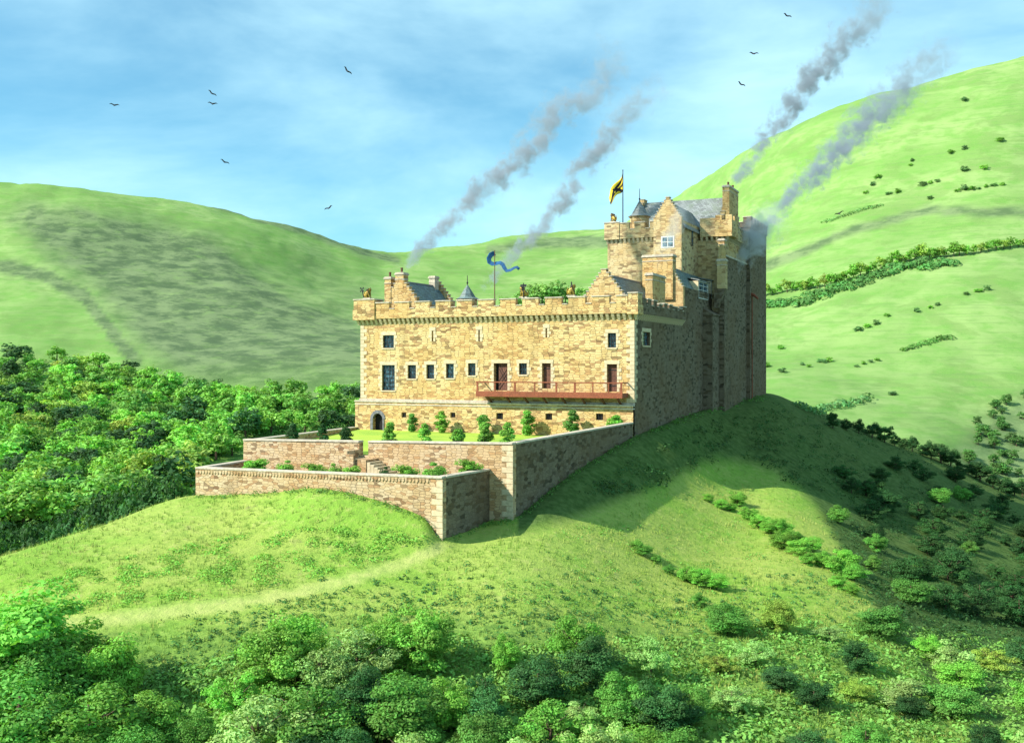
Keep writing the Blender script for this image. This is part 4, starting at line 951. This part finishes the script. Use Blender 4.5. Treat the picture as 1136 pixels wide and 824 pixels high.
for i in range(5):                                   # far trees: trunk and crown in one small mesh
    P, Nn, S, T = crown_pts(26, 34, .38, .42, .52, .16, 220+i, ls=.066, low=-.85); me = quads_mesh('tree', P, Nn, S, T, LEAF)
    m = MB(); m.tube([(0, 0, -.1), (0, 0, .5)], [.035, .02], 5); b = bmesh.new(); b.from_mesh(me); ly = b.faces.layers.float.get('tone') or b.faces.layers.float.new('tone'); n0 = len(b.faces)
    vs2 = [b.verts.new(v) for v in m.v]
    for f in m.f: q = b.faces.new([vs2[k] for k in f]); q.material_index = 1
    b.to_mesh(me); b.free(); me.materials.append(BARK); FART.append(me)
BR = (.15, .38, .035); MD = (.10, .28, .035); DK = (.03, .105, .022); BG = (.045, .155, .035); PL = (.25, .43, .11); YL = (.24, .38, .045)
CN = {BR: 'bright green', MD: 'mid green', DK: 'dark green', BG: 'bluish dark green', PL: 'pale green', YL: 'yellow green'}
def plant(name, kit, label, cat, loc, H, Wd, col, group, k=None, rz=None, parts=('foliage', 'stem')):
    k = random.Random(hash((round(loc[0], 2), round(loc[1], 2))) & 0xffff).randrange(len(kit)) if k is None else k % len(kit)
    t = thing(name, label, cat, loc, rz if rz is not None else (loc[0]*7.3 % 6.28), group)
    t.scale = (Wd, Wd, H)
    mesh_obj(parts[0], kit[k][0], t, col); mesh_obj(parts[1], kit[k][1], t)
    return t
rr = random.Random(5)
ORD = ['first', 'second', 'third', 'fourth', 'fifth', 'sixth', 'seventh', 'eighth', 'ninth', 'tenth', 'eleventh', 'twelfth', 'thirteenth', 'fourteenth', 'fifteenth', 'sixteenth', 'seventeenth', 'eighteenth', 'nineteenth', 'twentieth']
def ordn(i): return ORD[i] if i < 20 else ((('one hundred and '+ORD[(i+1) % 100-1]) if i+1 > 100 else ['twenty', 'thirty', 'forty', 'fifty', 'sixty', 'seventy', 'eighty', 'ninety'][(i+1)//10-2]+'-'+ORD[(i+1) % 10-1] if (i+1) % 10 and i < 99 or i > 99 else ['', '', 'twentieth', 'thirtieth', 'fortieth', 'fiftieth', 'sixtieth', 'seventieth', 'eightieth', 'ninetieth', 'hundredth'][(i+1)//10]))
rr = random.Random(5)
def jit(c, a=.18): f = 1+rr.uniform(-a, a); return tuple(max(.003, x*f*(1+rr.uniform(-.08, .08))) for x in c)

# garden shrubs against the castle wall, along the terrace edge, and on the lower walk
back = [(457, 459, 'first'), (490, 456, 'second'), (537, 457, 'third'), (585, 456, 'fourth'), (635, 455, 'fifth'), (681, 457, 'sixth')]
for i, (px, yt, o_) in enumerate(back):
    Y = -1.6; X = PX(px, Y); H = PZ(yt, X, Y)-ZG
    plant('garden_shrub', COLM, f'{o_} slim green shrub from the left against the foot of the castle wall', 'shrub', (X, Y, ZG-.02), H, H*(1.35 if H < 2.6 else 1.05), jit(BR if i % 2 else MD), 'shrubs in the upper garden', i)
for i, (px, yt) in enumerate([(325, 470), (358, 470), (384.5, 470), (433, 469), (471, 470), (507, 471), (538, 470), (563, 469)]):
    Y = -23.9; X = PX(px, Y); H = PZ(yt, X, Y)-ZG
    plant('garden_shrub', COLM, ('upright dark topped shrub left of the garden gap, '+ORD[i]+' from the left' if i < 3 else 'bright clipped shrub behind the upper terrace wall, '+ORD[i-3]+' right of the gap'), 'shrub', (X, Y, ZG-.02), H, H*.98, jit(DK if i < 3 else BR), 'shrubs in the upper garden', i)
for i, (px, yt, wd) in enumerate([(284, 506, 1.6), (317, 510, 1.4), (349, 511, 1.4), (371, 513, 1.1), (390, 514, 1.2), (427, 517, .8), (450, 512, 1.5), (484, 512, 1.6), (520, 506, 1.5)]):
    Y = -30.4 if px < 510 else -26.7; X = PX(px, Y); H = PZ(yt, X, Y)-ZL
    plant('garden_shrub', RND, 'round shrub on the lower terrace walk, '+ORD[i]+' from the left', 'shrub', (X, Y, ZL-.02), H, wd*1.25, jit(BR if i != 5 else DK), 'round shrubs on the lower terrace', i)

# foreground thicket
TH = [(8, 648, 43, 1.5, BR), (48, 700, 41, 1.2, MD), (85, 686, 43, 1.2, BR), (120, 700, 42.5, .9, BR), (22, 735, 38, 1.3, MD), (95, 752, 38, 1.4, BR), (175, 764, 39.5, 1.3, BR), (215, 785, 38.5, 1, MD),
      (262, 738, 41, 1.0, BR), (300, 692, 43.5, 1.1, BR), (330, 674, 45, 1.0, BR), (358, 706, 43, .9, PL), (396, 690, 44.5, 1.2, PL), (425, 674, 46, .9, BR), (468, 668, 46, 1.1, BR), (286, 765, 38, 1.2, PL), (345, 752, 39, 1.4, MD), (402, 735, 41, 1.1, BG), (452, 742, 40, 1.3, MD), (494, 748, 41, 1.0, BR),
      (536, 738, 42, .7, BG), (560, 700, 46, .8, BR), (598, 722, 43, 1.2, BG), (640, 676, 46.5, .9, BR), (655, 700, 45, 1.1, BG), (690, 742, 42, 1.1, MD), (540, 785, 38, 1.2, MD), (610, 770, 39, 1.2, BR), (665, 790, 38, 1.1, PL), (735, 752, 41, 1.0, BG), (722, 700, 47, .8, PL),
      (385, 800, 37, 1.2, BG), (455, 806, 37, 1.2, PL), (330, 812, 36.5, 1, DK), (575, 812, 37, 1.1, PL), (150, 800, 37, 1.1, MD)]
for yb_ in (712, 738, 764, 790, 818, 846):
    x = 745+(yb_ % 40)*.6 if yb_ < 800 else 250
    while x < 1170:
        y_ = yb_+rr.uniform(-12, 12)+(0 if x < 1000 else 12); p = hit(x, y_)
        if p is not None and not (yb_ < 730 and x < 800) and rr.random() < (.62 if x > 720 else .6):
            hp = rr.uniform(20, 40)*(1 if yb_ < 760 else 1.25); TH.append((x, y_-hp, p, rr.uniform(1.2, 1.7), rr.choice([PL, PL, MD, BR, PL, YL, BR, BG, DK])))
        x += rr.uniform(38, 62)
TH.sort(key=lambda a: a[0])
for i, (px, yt, d, wf, col) in enumerate(TH):
    p = d if isinstance(d, Vector) else W(px, d); d = depth(p.x, p.y); z = gz(p.x, p.y); H = max(.6, (HY-yt)/F*d-z)
    kit = LOOSE if col in (PL,) or i % 7 == 3 else BUSH
    plant('bush', kit, f'{CN[col]} leafy bush, {ordn(i)} from the left in the front thicket', 'bush', (p.x, p.y, z-.05), H*1.03, H*wf*1.05, jit(col), 'bushes of the foreground thicket', i)
# bush rows on the sunny slope
row = [(786, 552, 9), (800, 560, 11), (812, 563, 9), (818, 556, 14), (830, 572, 14), (842, 582, 15), (855, 588, 16), (868, 590, 17), (866, 604, 18), (880, 600, 16), (886, 612, 18), (900, 607, 16), (897, 622, 13), (912, 624, 16), (925, 630, 18), (940, 628, 22), (948, 640, 18), (930, 648, 14), (945, 655, 12)]
for i, (px, py, hp) in enumerate(row):
    p = hit(px, py+4); d = depth(p.x, p.y); H = hp/F*d*1.25
    plant('bush', BUSH, f'{ORD[i]} bush down the bright diagonal hedge row on the sunny slope', 'bush', (p.x, p.y, p.z-.1), H, H*1.35, jit(BR), 'diagonal row of bushes on the slope', i)
row = [(706, 606, 12), (714, 612, 14), (728, 620, 10), (742, 632, 10), (762, 640, 16), (778, 646, 20), (795, 650, 18), (775, 668, 14), (792, 680, 14), (808, 678, 14)]
for i, (px, py, hp) in enumerate(row):
    p = hit(px, py+4); d = depth(p.x, p.y); H = hp/F*d*1.2
    plant('bush', BUSH, f'{ORD[i]} bush of the lower straggling row in the pale grass', 'bush', (p.x, p.y, p.z-.08), H, H*1.35, jit(BR if i in (0, 4, 5, 6) else MD), 'lower straggling row of bushes', i)
# dark shrubs along the right hand crest and down the shaded flank
i = 0; px = 924
while px < 1150:
    yb = interp([(920, 470), (1000, 492), (1060, 515), (1136, 546)], px); p = hit(px, yb+5)
    if p:
        d = depth(p.x, p.y); H = rr.uniform(12, 24)/F*d
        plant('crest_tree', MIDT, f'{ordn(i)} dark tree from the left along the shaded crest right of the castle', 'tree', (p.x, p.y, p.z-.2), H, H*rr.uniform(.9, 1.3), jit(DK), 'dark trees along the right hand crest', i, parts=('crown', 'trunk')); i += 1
    px += rr.uniform(9, 15)
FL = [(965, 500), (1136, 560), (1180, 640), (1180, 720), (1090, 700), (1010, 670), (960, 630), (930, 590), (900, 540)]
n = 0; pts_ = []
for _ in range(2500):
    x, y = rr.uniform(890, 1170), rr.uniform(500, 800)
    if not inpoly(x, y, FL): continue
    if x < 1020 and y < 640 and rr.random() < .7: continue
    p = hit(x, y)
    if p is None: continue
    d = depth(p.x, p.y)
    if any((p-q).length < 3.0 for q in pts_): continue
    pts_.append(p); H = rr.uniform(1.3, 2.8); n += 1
    plant('flank_bush', LOOSE if n % 3 else BUSH, 'dark bush among many on the shaded flank below the right hand crest', 'bush', (p.x, p.y, p.z-.15), H, H*rr.uniform(1.1, 1.5), jit(DK if n % 6 else MD), 'dark bushes on the shaded flank', n)  # dark leaf colour also stands in for the flank's shade
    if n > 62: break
# trees in the dip behind the left crest
i = 0
for k in range(34):
    px = -30+k*7.6+rr.uniform(-4, 4); yr = interp([(0, 617), (110, 584), (217, 549), (280, 540)], px); d = interp([(0, 60), (217, 70)], px)+rr.uniform(26, 60)
    p = W(px, d); z = gz(p.x, p.y); top = yr-rr.uniform(6, 46); H = (HY-top)/F*d-z
    if H < 3: continue
    plant('dell_tree', MIDT, f'{ordn(i)} dark tree from the left in the dip behind the left crest', 'tree', (p.x, p.y, z-.2), H, min(H, 7)*rr.uniform(.9, 1.2), jit(DK if k % 5 else MD), 'dark trees behind the left crest', i, parts=('crown', 'trunk')); i += 1
# valley woods on the left: single far trees, every one an object
VW = [(-40, 412), (60, 400), (150, 415), (200, 432), (300, 446), (400, 446), (400, 474), (268, 488), (262, 505), (216, 517), (214, 560), (100, 585), (-40, 600)]
pts_ = []; n = 0
def clumps(name, label, cat, n, region, rng_, k, flat, col, dmin, lsz, dens=None):
    Ps, Ns, Ss, Ts = [], [], [], []; x0, x1 = min(q[0] for q in region), max(q[0] for q in region); y0, y1 = min(q[1] for q in region), max(q[1] for q in region)
    for _ in range(n):
        x, y = rr.uniform(x0, x1), rr.uniform(y0, y1)
        if not inpoly(x, y, region): continue
        if dens and noise.noise(Vector((x/dens[0], y/dens[1], 1))) < dens[2]: continue
        p = hit(x, y)
        if p is None or depth(p.x, p.y) < dmin: continue
        r = rr.uniform(*rng_); w_ = rp.normal(size=(k, 3)); w_ /= np.linalg.norm(w_, axis=1, keepdims=True); w_[:, 2] = abs(w_[:, 2]); tn = rr.uniform(.1, .7)
        Ps.append(np.array(p)+w_*r*np.array([1.3, 1.3, flat])); Ns.append(w_+np.array([0, 0, .4])+rp.normal(size=(k, 3))*.3); Ss.append(np.full(k, r*lsz)); Ts.append(np.clip(tn+rp.uniform(0, .3, k), 0, 1))
    o = mesh_obj(name, quads_mesh(name, np.concatenate(Ps), np.concatenate(Ns), np.concatenate(Ss), np.concatenate(Ts), LEAF), None, col)
    return tag(o, label, cat, kind='stuff')
clumps('valley_undergrowth', 'mass of leafy growth under the trees of the valley wood', 'undergrowth', 8000, VW, (1.4, 3.4), 26, 1.0, (.13, .31, .06), 150, .36, (34, 12, -.22))
clumps('thicket_undergrowth', 'ferns and low leafy growth between the bushes of the front thicket', 'undergrowth', 7000, [(-20, 700), (120, 760), (240, 735), (300, 712), (480, 700), (560, 720), (640, 708), (730, 712), (860, 690), (1000, 695), (1160, 720), (1160, 840), (-20, 840)], (.15, .5), 16, .8, (.15, .33, .05), 20, .36, (30, 22, -.25))
clumps('shade_growth', 'low growth coloured dark as painted shade on the flank right of the castle', 'shade_growth', 7500, [(620, 560), (720, 500), (800, 462), (860, 448), (950, 475), (1050, 515), (1170, 570), (1170, 760), (1080, 770), (990, 700), (945, 635), (900, 560), (850, 518), (800, 510), (720, 545)], (.15, .55), 14, .7, (.035, .10, .022), 60, .34, (40, 26, -.2))  # clumps added in dark green to deepen the shade on this slope
FOOT = [(217, 549), (300, 545), (345, 540), (385, 545), (430, 557), (470, 572), (489, 594), (505, 594), (543, 577), (570, 576), (590, 560), (620, 535), (660, 508), (704, 484), (755, 464), (806, 447), (850, 438)]
Ps, Ns, Ss, Ts = [], [], [], []
for (x0, y0), (x1, y1) in zip(FOOT, FOOT[1:]):
    for q in range(int((x1-x0)*1.3)):
        if rr.random() < .45: continue
        t = rr.random(); p = hit(x0+(x1-x0)*t, y0+(y1-y0)*t+rr.uniform(0, 5)+1)
        if p is None or depth(p.x, p.y) > 150: continue
        r = rr.uniform(.06, .26)*(depth(p.x, p.y)/70); w_ = rp.normal(size=(12, 3)); w_ /= np.linalg.norm(w_, axis=1, keepdims=True); w_[:, 2] = abs(w_[:, 2])
        Ps.append(np.array(p)+w_*r*np.array([1.2, 1.2, 1.1])); Ns.append(w_+np.array([0, 0, .3])); Ss.append(np.full(12, r*.42)); Ts.append(rp.uniform(.1, .8, 12))
o = mesh_obj('wall_foot_weeds', quads_mesh('wall_foot_weeds', np.concatenate(Ps), np.concatenate(Ns), np.concatenate(Ss), np.concatenate(Ts), LEAF), None, (.10, .25, .04)); tag(o, 'weeds and nettles along the foot of the terrace and castle walls', 'weeds', kind='stuff')
clumps('meadow_growth', 'bright low leafy growth in patches over the grass knoll and slope', 'meadow plants', 5200, [(20, 640), (120, 622), (300, 585), (460, 585), (484, 606), (330, 646), (140, 672), (30, 690)], (.08, .34), 14, .5, (.17, .40, .04), 20, .33, (26, 14, .02))
clumps('slope_growth', 'sparse low plants strewn down the sunny slope', 'meadow plants', 2600, [(560, 620), (640, 580), (740, 560), (800, 530), (860, 560), (900, 640), (960, 700), (700, 690), (560, 665)], (.07, .3), 12, .5, (.13, .33, .04), 20, .33, (18, 24, .08))
LBL = {BR: 'bright green tree in the wood filling the valley left of the castle', MD: 'mid green tree in the wood filling the valley left of the castle', DK: 'dark tree in the wood filling the valley left of the castle', YL: 'yellow green tree in the wood filling the valley left of the castle'}
cand = []
for _ in range(6000):
    x, y = rr.uniform(-40, 405), rr.uniform(385, 600)
    if not inpoly(x, y, VW): continue
    p = hit(x, y)
    if p is None: continue
    d = depth(p.x, p.y)
    if d < 150: continue
    if any(abs(p.x-q.x)+abs(p.y-q.y) < rr.uniform(3, 9)+d*.012 for q in cand): continue
    cand.append(p)
    band = noise.noise(Vector((x/60, y/13, 3)))
    col = DK if band < -.2 else (BR if band < .2 else (YL if rr.random() < .45 else MD)); H = rr.uniform(8, 14)
    o = mesh_obj('valley_tree', FART[n % 5], None, jit(tuple(c*1.12+.014 for c in col), .3), (p.x, p.y, p.z-.4), rr.uniform(0, 6.28), (H*rr.uniform(1.1, 1.5),)*2+(H,)); tag(o, LBL[col], 'tree', 'trees of the valley wood'); n += 1
    if n >= 285: break
# the field trees of the right hand hill
line = [(846, 326), (870, 322), (900, 318), (925, 314), (945, 308), (965, 301), (985, 293), (1000, 289), (1040, 284), (1080, 279), (1110, 274), (1150, 270)]
x = 848; i = 0
while x < 1150:
    y = interp(line, x); p = hit(x, y+3); d = depth(p.x, p.y); H = rr.uniform(11, 21)/F*d*(1 if x < 1060 else .75)
    o = mesh_obj('field_tree', FART[i % 5], None, jit(BR if i % 3 else YL, .2), (p.x, p.y, p.z-.3), rr.uniform(0, 6), (H*.95,)*2+(H,)); tag(o, f'{ordn(i)} tree from the left in the long hedge line on the right hill', 'tree', 'hedge line trees on the right hill'); i += 1; x += rr.uniform(5.5, 9)
def strip_hedge(name, label, pts, wpx, hpx, col, dens):
    Ps, Ns, Ss, Ts = [], [], [], []
    for (x0, y0), (x1, y1) in zip(pts, pts[1:]):
        nseg = int(abs(x1-x0)/3)+1
        for q in range(nseg):
            t = q/nseg; x = x0+(x1-x0)*t; y = y0+(y1-y0)*t+rr.uniform(-wpx, wpx)/2; p = hit(x, y)
            if p is None: continue
            d = depth(p.x, p.y); r = hpx/F*d*rr.uniform(.6, 1.2)
            w_ = rp.normal(size=(dens, 3)); w_ /= np.linalg.norm(w_, axis=1, keepdims=True); w_[:, 2] = abs(w_[:, 2])
            Ps.append(np.array(p)+w_*r*np.array([1.3, 1.3, .9])); Ns.append(w_+rp.normal(size=(dens, 3))*.3); Ss.append(np.full(dens, r*.45)); Ts.append(np.clip(rr.uniform(.1, .6)+rp.uniform(0, .4, dens), 0, 1))
    o = mesh_obj(name, quads_mesh(name, np.concatenate(Ps), np.concatenate(Ns), np.concatenate(Ss), np.concatenate(Ts), LEAF), None, col)
    return tag(o, label, 'hedge')
strip_hedge('hedge', 'dark green hedge bank running under the line of trees on the right hill', [(848, 338), (880, 337), (905, 331), (930, 322), (955, 313), (985, 302), (1020, 296), (1060, 290)], 9, 6, (.08, .24, .05), 60)
strip_hedge('hedge', 'low hedge row climbing across the middle of the right hill', [(1003, 388), (1015, 385), (1030, 381), (1045, 376), (1058, 375)], 2, 4, (.11, .28, .05), 30)
strip_hedge('hedge', 'thin upper hedge under the highest scrub on the right hill', [(914, 247), (935, 240), (955, 234), (980, 228)], 2, 3, (.12, .29, .07), 26)
strip_hedge('hedge', 'broken hedge with a clump above the castle shadow on the right slope', [(884, 452), (905, 458), (920, 452), (940, 448), (965, 443)], 5, 6, (.11, .27, .08), 36)
SC = [(952, 365), (962, 361), (972, 358), (984, 349), (890, 403), (897, 405), (912, 400), (920, 399), (950, 405), (958, 402), (966, 400), (973, 398), (1017, 344), (1032, 340), (1040, 337), (1003, 387), (990, 436), (851, 405), (867, 411), (866, 385), (1072, 325), (1085, 322), (1095, 320), (960, 213), (968, 204), (974, 196), (986, 214), (996, 212), (1024, 204), (1032, 202), (1040, 200), (1010, 182), (1012, 177), (1062, 211), (1070, 209), (1078, 209), (1086, 208), (1094, 206), (1102, 205), (1112, 204), (1032, 219), (1055, 168), (1070, 164), (1110, 155), (1070, 188), (1092, 186), (1070, 110)]
for i, (x, y) in enumerate(SC):
    p = hit(x, y+2); d = depth(p.x, p.y); H = rr.uniform(4.5, 8.5)/F*d
    o = mesh_obj('scrub_bush', FART[i % 5], None, jit(BR if i % 2 else (.12, .27, .08), .2), (p.x, p.y, p.z-.25*H), rr.uniform(0, 6), (H*1.5,)*2+(H,)); tag(o, 'small scrub bush dotted on the open pasture of the right hill', 'bush', 'scrub bushes on the right hill')
EDGE = [(1060, 505), (1080, 470), (1110, 448), (1150, 440), (1180, 540), (1100, 545)]
n = 0
for _ in range(90):
    x, y = rr.uniform(1050, 1190), rr.uniform(440, 545)
    if not inpoly(x, y, EDGE): continue
    p = hit(x, y)
    if p is None or depth(p.x, p.y) < 250: continue
    d = depth(p.x, p.y); H = rr.uniform(8, 15)/F*d
    o = mesh_obj('slope_tree', FART[n % 5], None, jit((.07, .19, .035), .25), (p.x, p.y, p.z-.3), rr.uniform(0, 6), (H*1.2,)*2+(H,)); n += 1
    tag(o, 'green tree in the copse at the right edge below the far pasture', 'tree', 'copse at the right edge')
# trees behind the battlements in the middle distance
x = 558; i = 0
while x < 662:
    y = interp([(558, 332), (590, 330), (660, 326)], x); p = hit(x, y+10); d = depth(p.x, p.y); top = interp([(558, 328), (575, 322), (600, 312), (618, 310), (635, 322), (650, 314), (662, 316)], x)+rr.uniform(-2, 3); H = max(3, (HY-top)/F*d-p.z)
    o = mesh_obj('far_tree', FART[i % 5], None, jit((.20, .42, .09), .15), (p.x, p.y, p.z-.4), rr.uniform(0, 6), (H*1.0,)*2+(H,)); tag(o, f'{ORD[i]} green tree from the left showing over the battlements right of the pennant', 'tree', 'trees beyond the battlements'); i += 1; x += rr.uniform(7, 10)
# grass tufts and weeds on the near slope
Pv, Fv, tn = [], [], []
for _ in range(34000):
    px = rr.uniform(-60, 1200); d = 36+rr.random()**1.3*62; p = W(px, d)
    if -24 < p.x < .3 and p.y > -32: continue
    dens = noise.noise(Vector((p.x/4, p.y/4, 2)))
    if dens < -.15 and rr.random() < .7: continue
    sx_, sy_, _d = proj((p.x, p.y, -12))
    z = gz(p.x, p.y)
    ppx, ppy, _d = proj((p.x, p.y, z))
    if px < 495 and seg(ppx, ppy, PATH) < 7: continue
    if ppx > 575 and ppy < interp([(560, 596), (640, 575), (720, 545), (800, 512), (850, 520), (900, 560), (950, 640), (1000, 720), (1060, 790), (1200, 830)], ppx)+6: continue
    h = rr.uniform(.08, .26)*(1.3 if dens > .2 else 1)
    for b in range(4):
        a = rr.uniform(0, 6.28); ex, ey = math.cos(a), math.sin(a); lean = rr.uniform(.1, .6)*h; w2 = .012+.01*rr.random()
        bx, by = p.x+rr.uniform(-.09, .09), p.y+rr.uniform(-.09, .09); k = len(Pv)
        Pv += [(bx-ey*w2, by+ex*w2, z-.02), (bx+ey*w2, by-ex*w2, z-.02), (bx+ex*lean, by+ey*lean, z+h)]; Fv.append((k, k+1, k+2))
me = bpy.data.meshes.new('grass_tufts'); me.from_pydata(Pv, [], Fv)
tm = NT('grass_blades'); tp = tm.n('ShaderNodeNewGeometry').outputs['Position']; c1 = tm.mix(tm.rng(tm.noise(tp, .5, 4), .35, .65), (.20, .34, .05), (.36, .40, .11)); me.materials.append(tm.done(c1, .9, .1))
o = bpy.data.objects.new('grass_tufts', me); C.objects.link(o); tag(o, 'short tufts of rough grass on the near slope', 'grass', kind='stuff')
Ps, Ns, Ss, Ts = [], [], [], []
for _ in range(1900):
    px = rr.uniform(120, 1100); ymid = interp([(120, 770), (240, 700), (350, 665), (480, 655), (560, 672), (640, 660), (760, 668), (880, 650), (1000, 660), (1136, 700)], px); y = ymid+rr.gauss(14, 22)
    p = hit(px, y)
    if p is None or depth(p.x, p.y) > 110 or seg(px, y, PATH) < 6: continue
    k = rr.choice([5, 8, 14]); r = rr.uniform(.06, .2); w_ = rp.normal(size=(k, 3)); w_[:, 2] = abs(w_[:, 2]); w_ /= np.linalg.norm(w_, axis=1, keepdims=True)
    Ps.append(np.array(p)+w_*r*1.4); Ns.append(w_+np.array([0, 0, .5])); Ss.append(np.full(k, rr.uniform(.05, .13))); Ts.append(rp.uniform(.1, .9, k))
o = mesh_obj('undergrowth', quads_mesh('undergrowth', np.concatenate(Ps), np.concatenate(Ns), np.concatenate(Ss), np.concatenate(Ts), LEAF), None, (.06, .18, .035))
tag(o, 'speckled weeds and seedlings at the edge of the thicket', 'undergrowth', kind='stuff')
# ------------------------------------------------------------------ birds
def bird_mesh():
    V = [(0, -.30, 0), (0, -.12, .01), (0, .12, .0), (0, .27, .035), (0, .36, .02), (.2, .05, .07), (.42, .0, .17), (.62, -.1, .10), (-.2, .05, .07), (-.42, .0, .17), (-.62, -.1, .10), (.1, .02, .03), (-.1, .02, .03), (.0, -.42, .0)]
    E = [(13, 0), (0, 1), (1, 2), (2, 3), (3, 4), (1, 11), (11, 5), (5, 6), (6, 7), (1, 12), (12, 8), (8, 9), (9, 10)]
    rd = [(.05, .02), (.09, .07), (.08, .08), (.05, .05), (.015, .015), (.015, .09), (.012, .08), (.006, .03), (.015, .09), (.012, .08), (.006, .03), (.03, .10), (.03, .10), (.07, .012)]
    o = skin('bird', V, E, rd, BIRDM, None, 1, 1); me = o.data; bpy.data.objects.remove(o); return me
BM = bird_mesh()
BL = [(127, 117, 'small black bird gliding alone at the far left of the sky', 20, .1), (235, 104, 'upper of two black birds flying close together at the left', 60, .5), (236, 115.5, 'lower of two black birds flying close together at the left', 15, .1),
      (249, 180, 'black bird low over the left hill skyline', 50, .4), (365, 231, 'lowest black bird over the left skyline near the cap house', -30, -.4), (385, 79, 'largest black bird, tilted, left of the first smoke plume', 70, .6),
      (822, 94, 'black bird banking between the smoke plumes above the keep', 40, .4), (836, 60, 'black bird flying level above the banking one over the keep', 10, .05), (873, 18, 'highest black bird near the top edge of the sky', 30, .3), (931, 237, 'black bird passing in front of the green right hill', -25, -.35)]
for px, py, lb, rz, roll in BL:
    d = 125 if px != 385 else 112; p = W(px, d); o = mesh_obj('bird', BM, None, None, (p.x, p.y, (HY-py)/F*d), 0, .95); o.rotation_euler = (R(28), roll, R(25+rz*.6)); tag(o, lb, 'bird', 'birds in the sky')
# ------------------------------------------------------------------ smoke
def smoke(label, a, b, r0, r1, dens, seed, wob=1.0, alb=(.50, .56, .64)):
    a, b = Vector(a), Vector(b); L_ = (b-a).length
    m = MB(); m.tube([(0, 0, 0), (0, 0, L_*.15), (0, 0, L_)], [r0*1.3+wob*.15, r0+(r1-r0)*.2+wob*.8, r1*1.15+wob*1.2], 12)
    t = NT('chimney_smoke'); t.t.nodes.remove(t.b)
    oc = t.n('ShaderNodeTexCoord').outputs['Object']; sx = t.n('ShaderNodeSeparateXYZ'); t.set(sx.inputs[0], oc); z = sx.outputs[2]
    f = t.math('DIVIDE', z, L_)
    cz = t.n('ShaderNodeCombineXYZ'); t.set(cz.inputs[2], z); cz.inputs[0].default_value = seed*13.7
    wn = t.noise(cz.outputs[0], .11, 3, .6, out=1); ws = t.n('ShaderNodeVectorMath', operation='SUBTRACT'); t.set(ws.inputs[0], wn); ws.inputs[1].default_value = (.5, .5, .5)
    amp = t.math('MULTIPLY', t.rng(f, 0, .5, 0, wob*6.0, False), 1.0); wm = t.n('ShaderNodeVectorMath', operation='SCALE'); t.set(wm.inputs[0], ws.outputs[0]); t.set(wm.inputs[3], amp)
    q = t.n('ShaderNodeVectorMath', operation='SUBTRACT'); t.set(q.inputs[0], oc); t.set(q.inputs[1], wm.outputs[0]); s2 = t.n('ShaderNodeSeparateXYZ'); t.set(s2.inputs[0], q.outputs[0])
    r = t.math('SQRT', t.math('ADD', t.math('POWER', s2.outputs[0], 2.0), t.math('POWER', s2.outputs[1], 2.0)))
    rad = t.math('MULTIPLY_ADD', t.math('POWER', f, .8), r1-r0, r0); rn = t.math('DIVIDE', r, rad)
    off = t.n('ShaderNodeVectorMath', operation='ADD'); t.set(off.inputs[0], oc); off.inputs[1].default_value = (seed*7, seed*3, 0)
    n1_ = t.noise(off.outputs[0], .7, 5, .62, .4)
    v = t.math('SUBTRACT', t.math('ADD', t.math('SUBTRACT', 1.0, rn), t.math('MULTIPLY', t.math('SUBTRACT', n1_, .5), 4.8)), .02)
    v = t.rng(v, 0, 1.3); fade = t.math('MULTIPLY', t.rng(f, .0, .03), t.rng(f, .3, 1.0, 1.0, 0.08))
    dn = t.math('MULTIPLY', t.math('MULTIPLY', v, fade), dens)
    pv = t.n('ShaderNodeVolumePrincipled'); pv.inputs['Color'].default_value = (*alb, 1); t.set(pv.inputs['Density'], dn); pv.inputs['Anisotropy'].default_value = .2
    t.set(t.out.inputs['Volume'], pv.outputs[0])
    o = m.build('smoke_plume', t.mat); o.location = a; o.rotation_euler = (b-a).to_track_quat('Z', 'Y').to_euler(); o.visible_shadow = True
    return tag(o, label, 'smoke', 'smoke plumes from the chimneys')
def P3(px, py, d): p = W(px, d); return (p.x, p.y, (HY-py)/F*d)
def dep(o): return depth(*o)
smoke('thin grey smoke plume rising from the left cap house chimneys', P3(443, 303, 104), P3(690, 62, 112), .6, 2.2, 3.8, 1, 1.2)
smoke('grey smoke plume drifting up between the blue pennant and the keep', P3(533, 322, 116), P3(735, 95, 122), .5, 1.9, 3.6, 2, 1.0)
smoke('dark grey smoke plume streaming up from the big keep chimney', P3(811, 204, 124), P3(985, -12, 130), .6, 2.5, 3.4, 3, 1.2)
smoke('broad smoke plume drifting right from the far corner tower', P3(845, 252, 134), P3(1050, 48, 150), 1.0, 3.2, 2.0, 4)
smoke('pale smoke bank hugging the shaded side of the keep', P3(804, 300, 121), P3(862, 236, 122), 1.8, 2.6, 1.6, 5, .3, (.88, .90, .93))
smoke('faint smoke wisp crossing the gabled bay of the keep', P3(728, 300, 103), P3(772, 212, 104), .6, 1.5, .5, 6, .4, (.8, .82, .85))
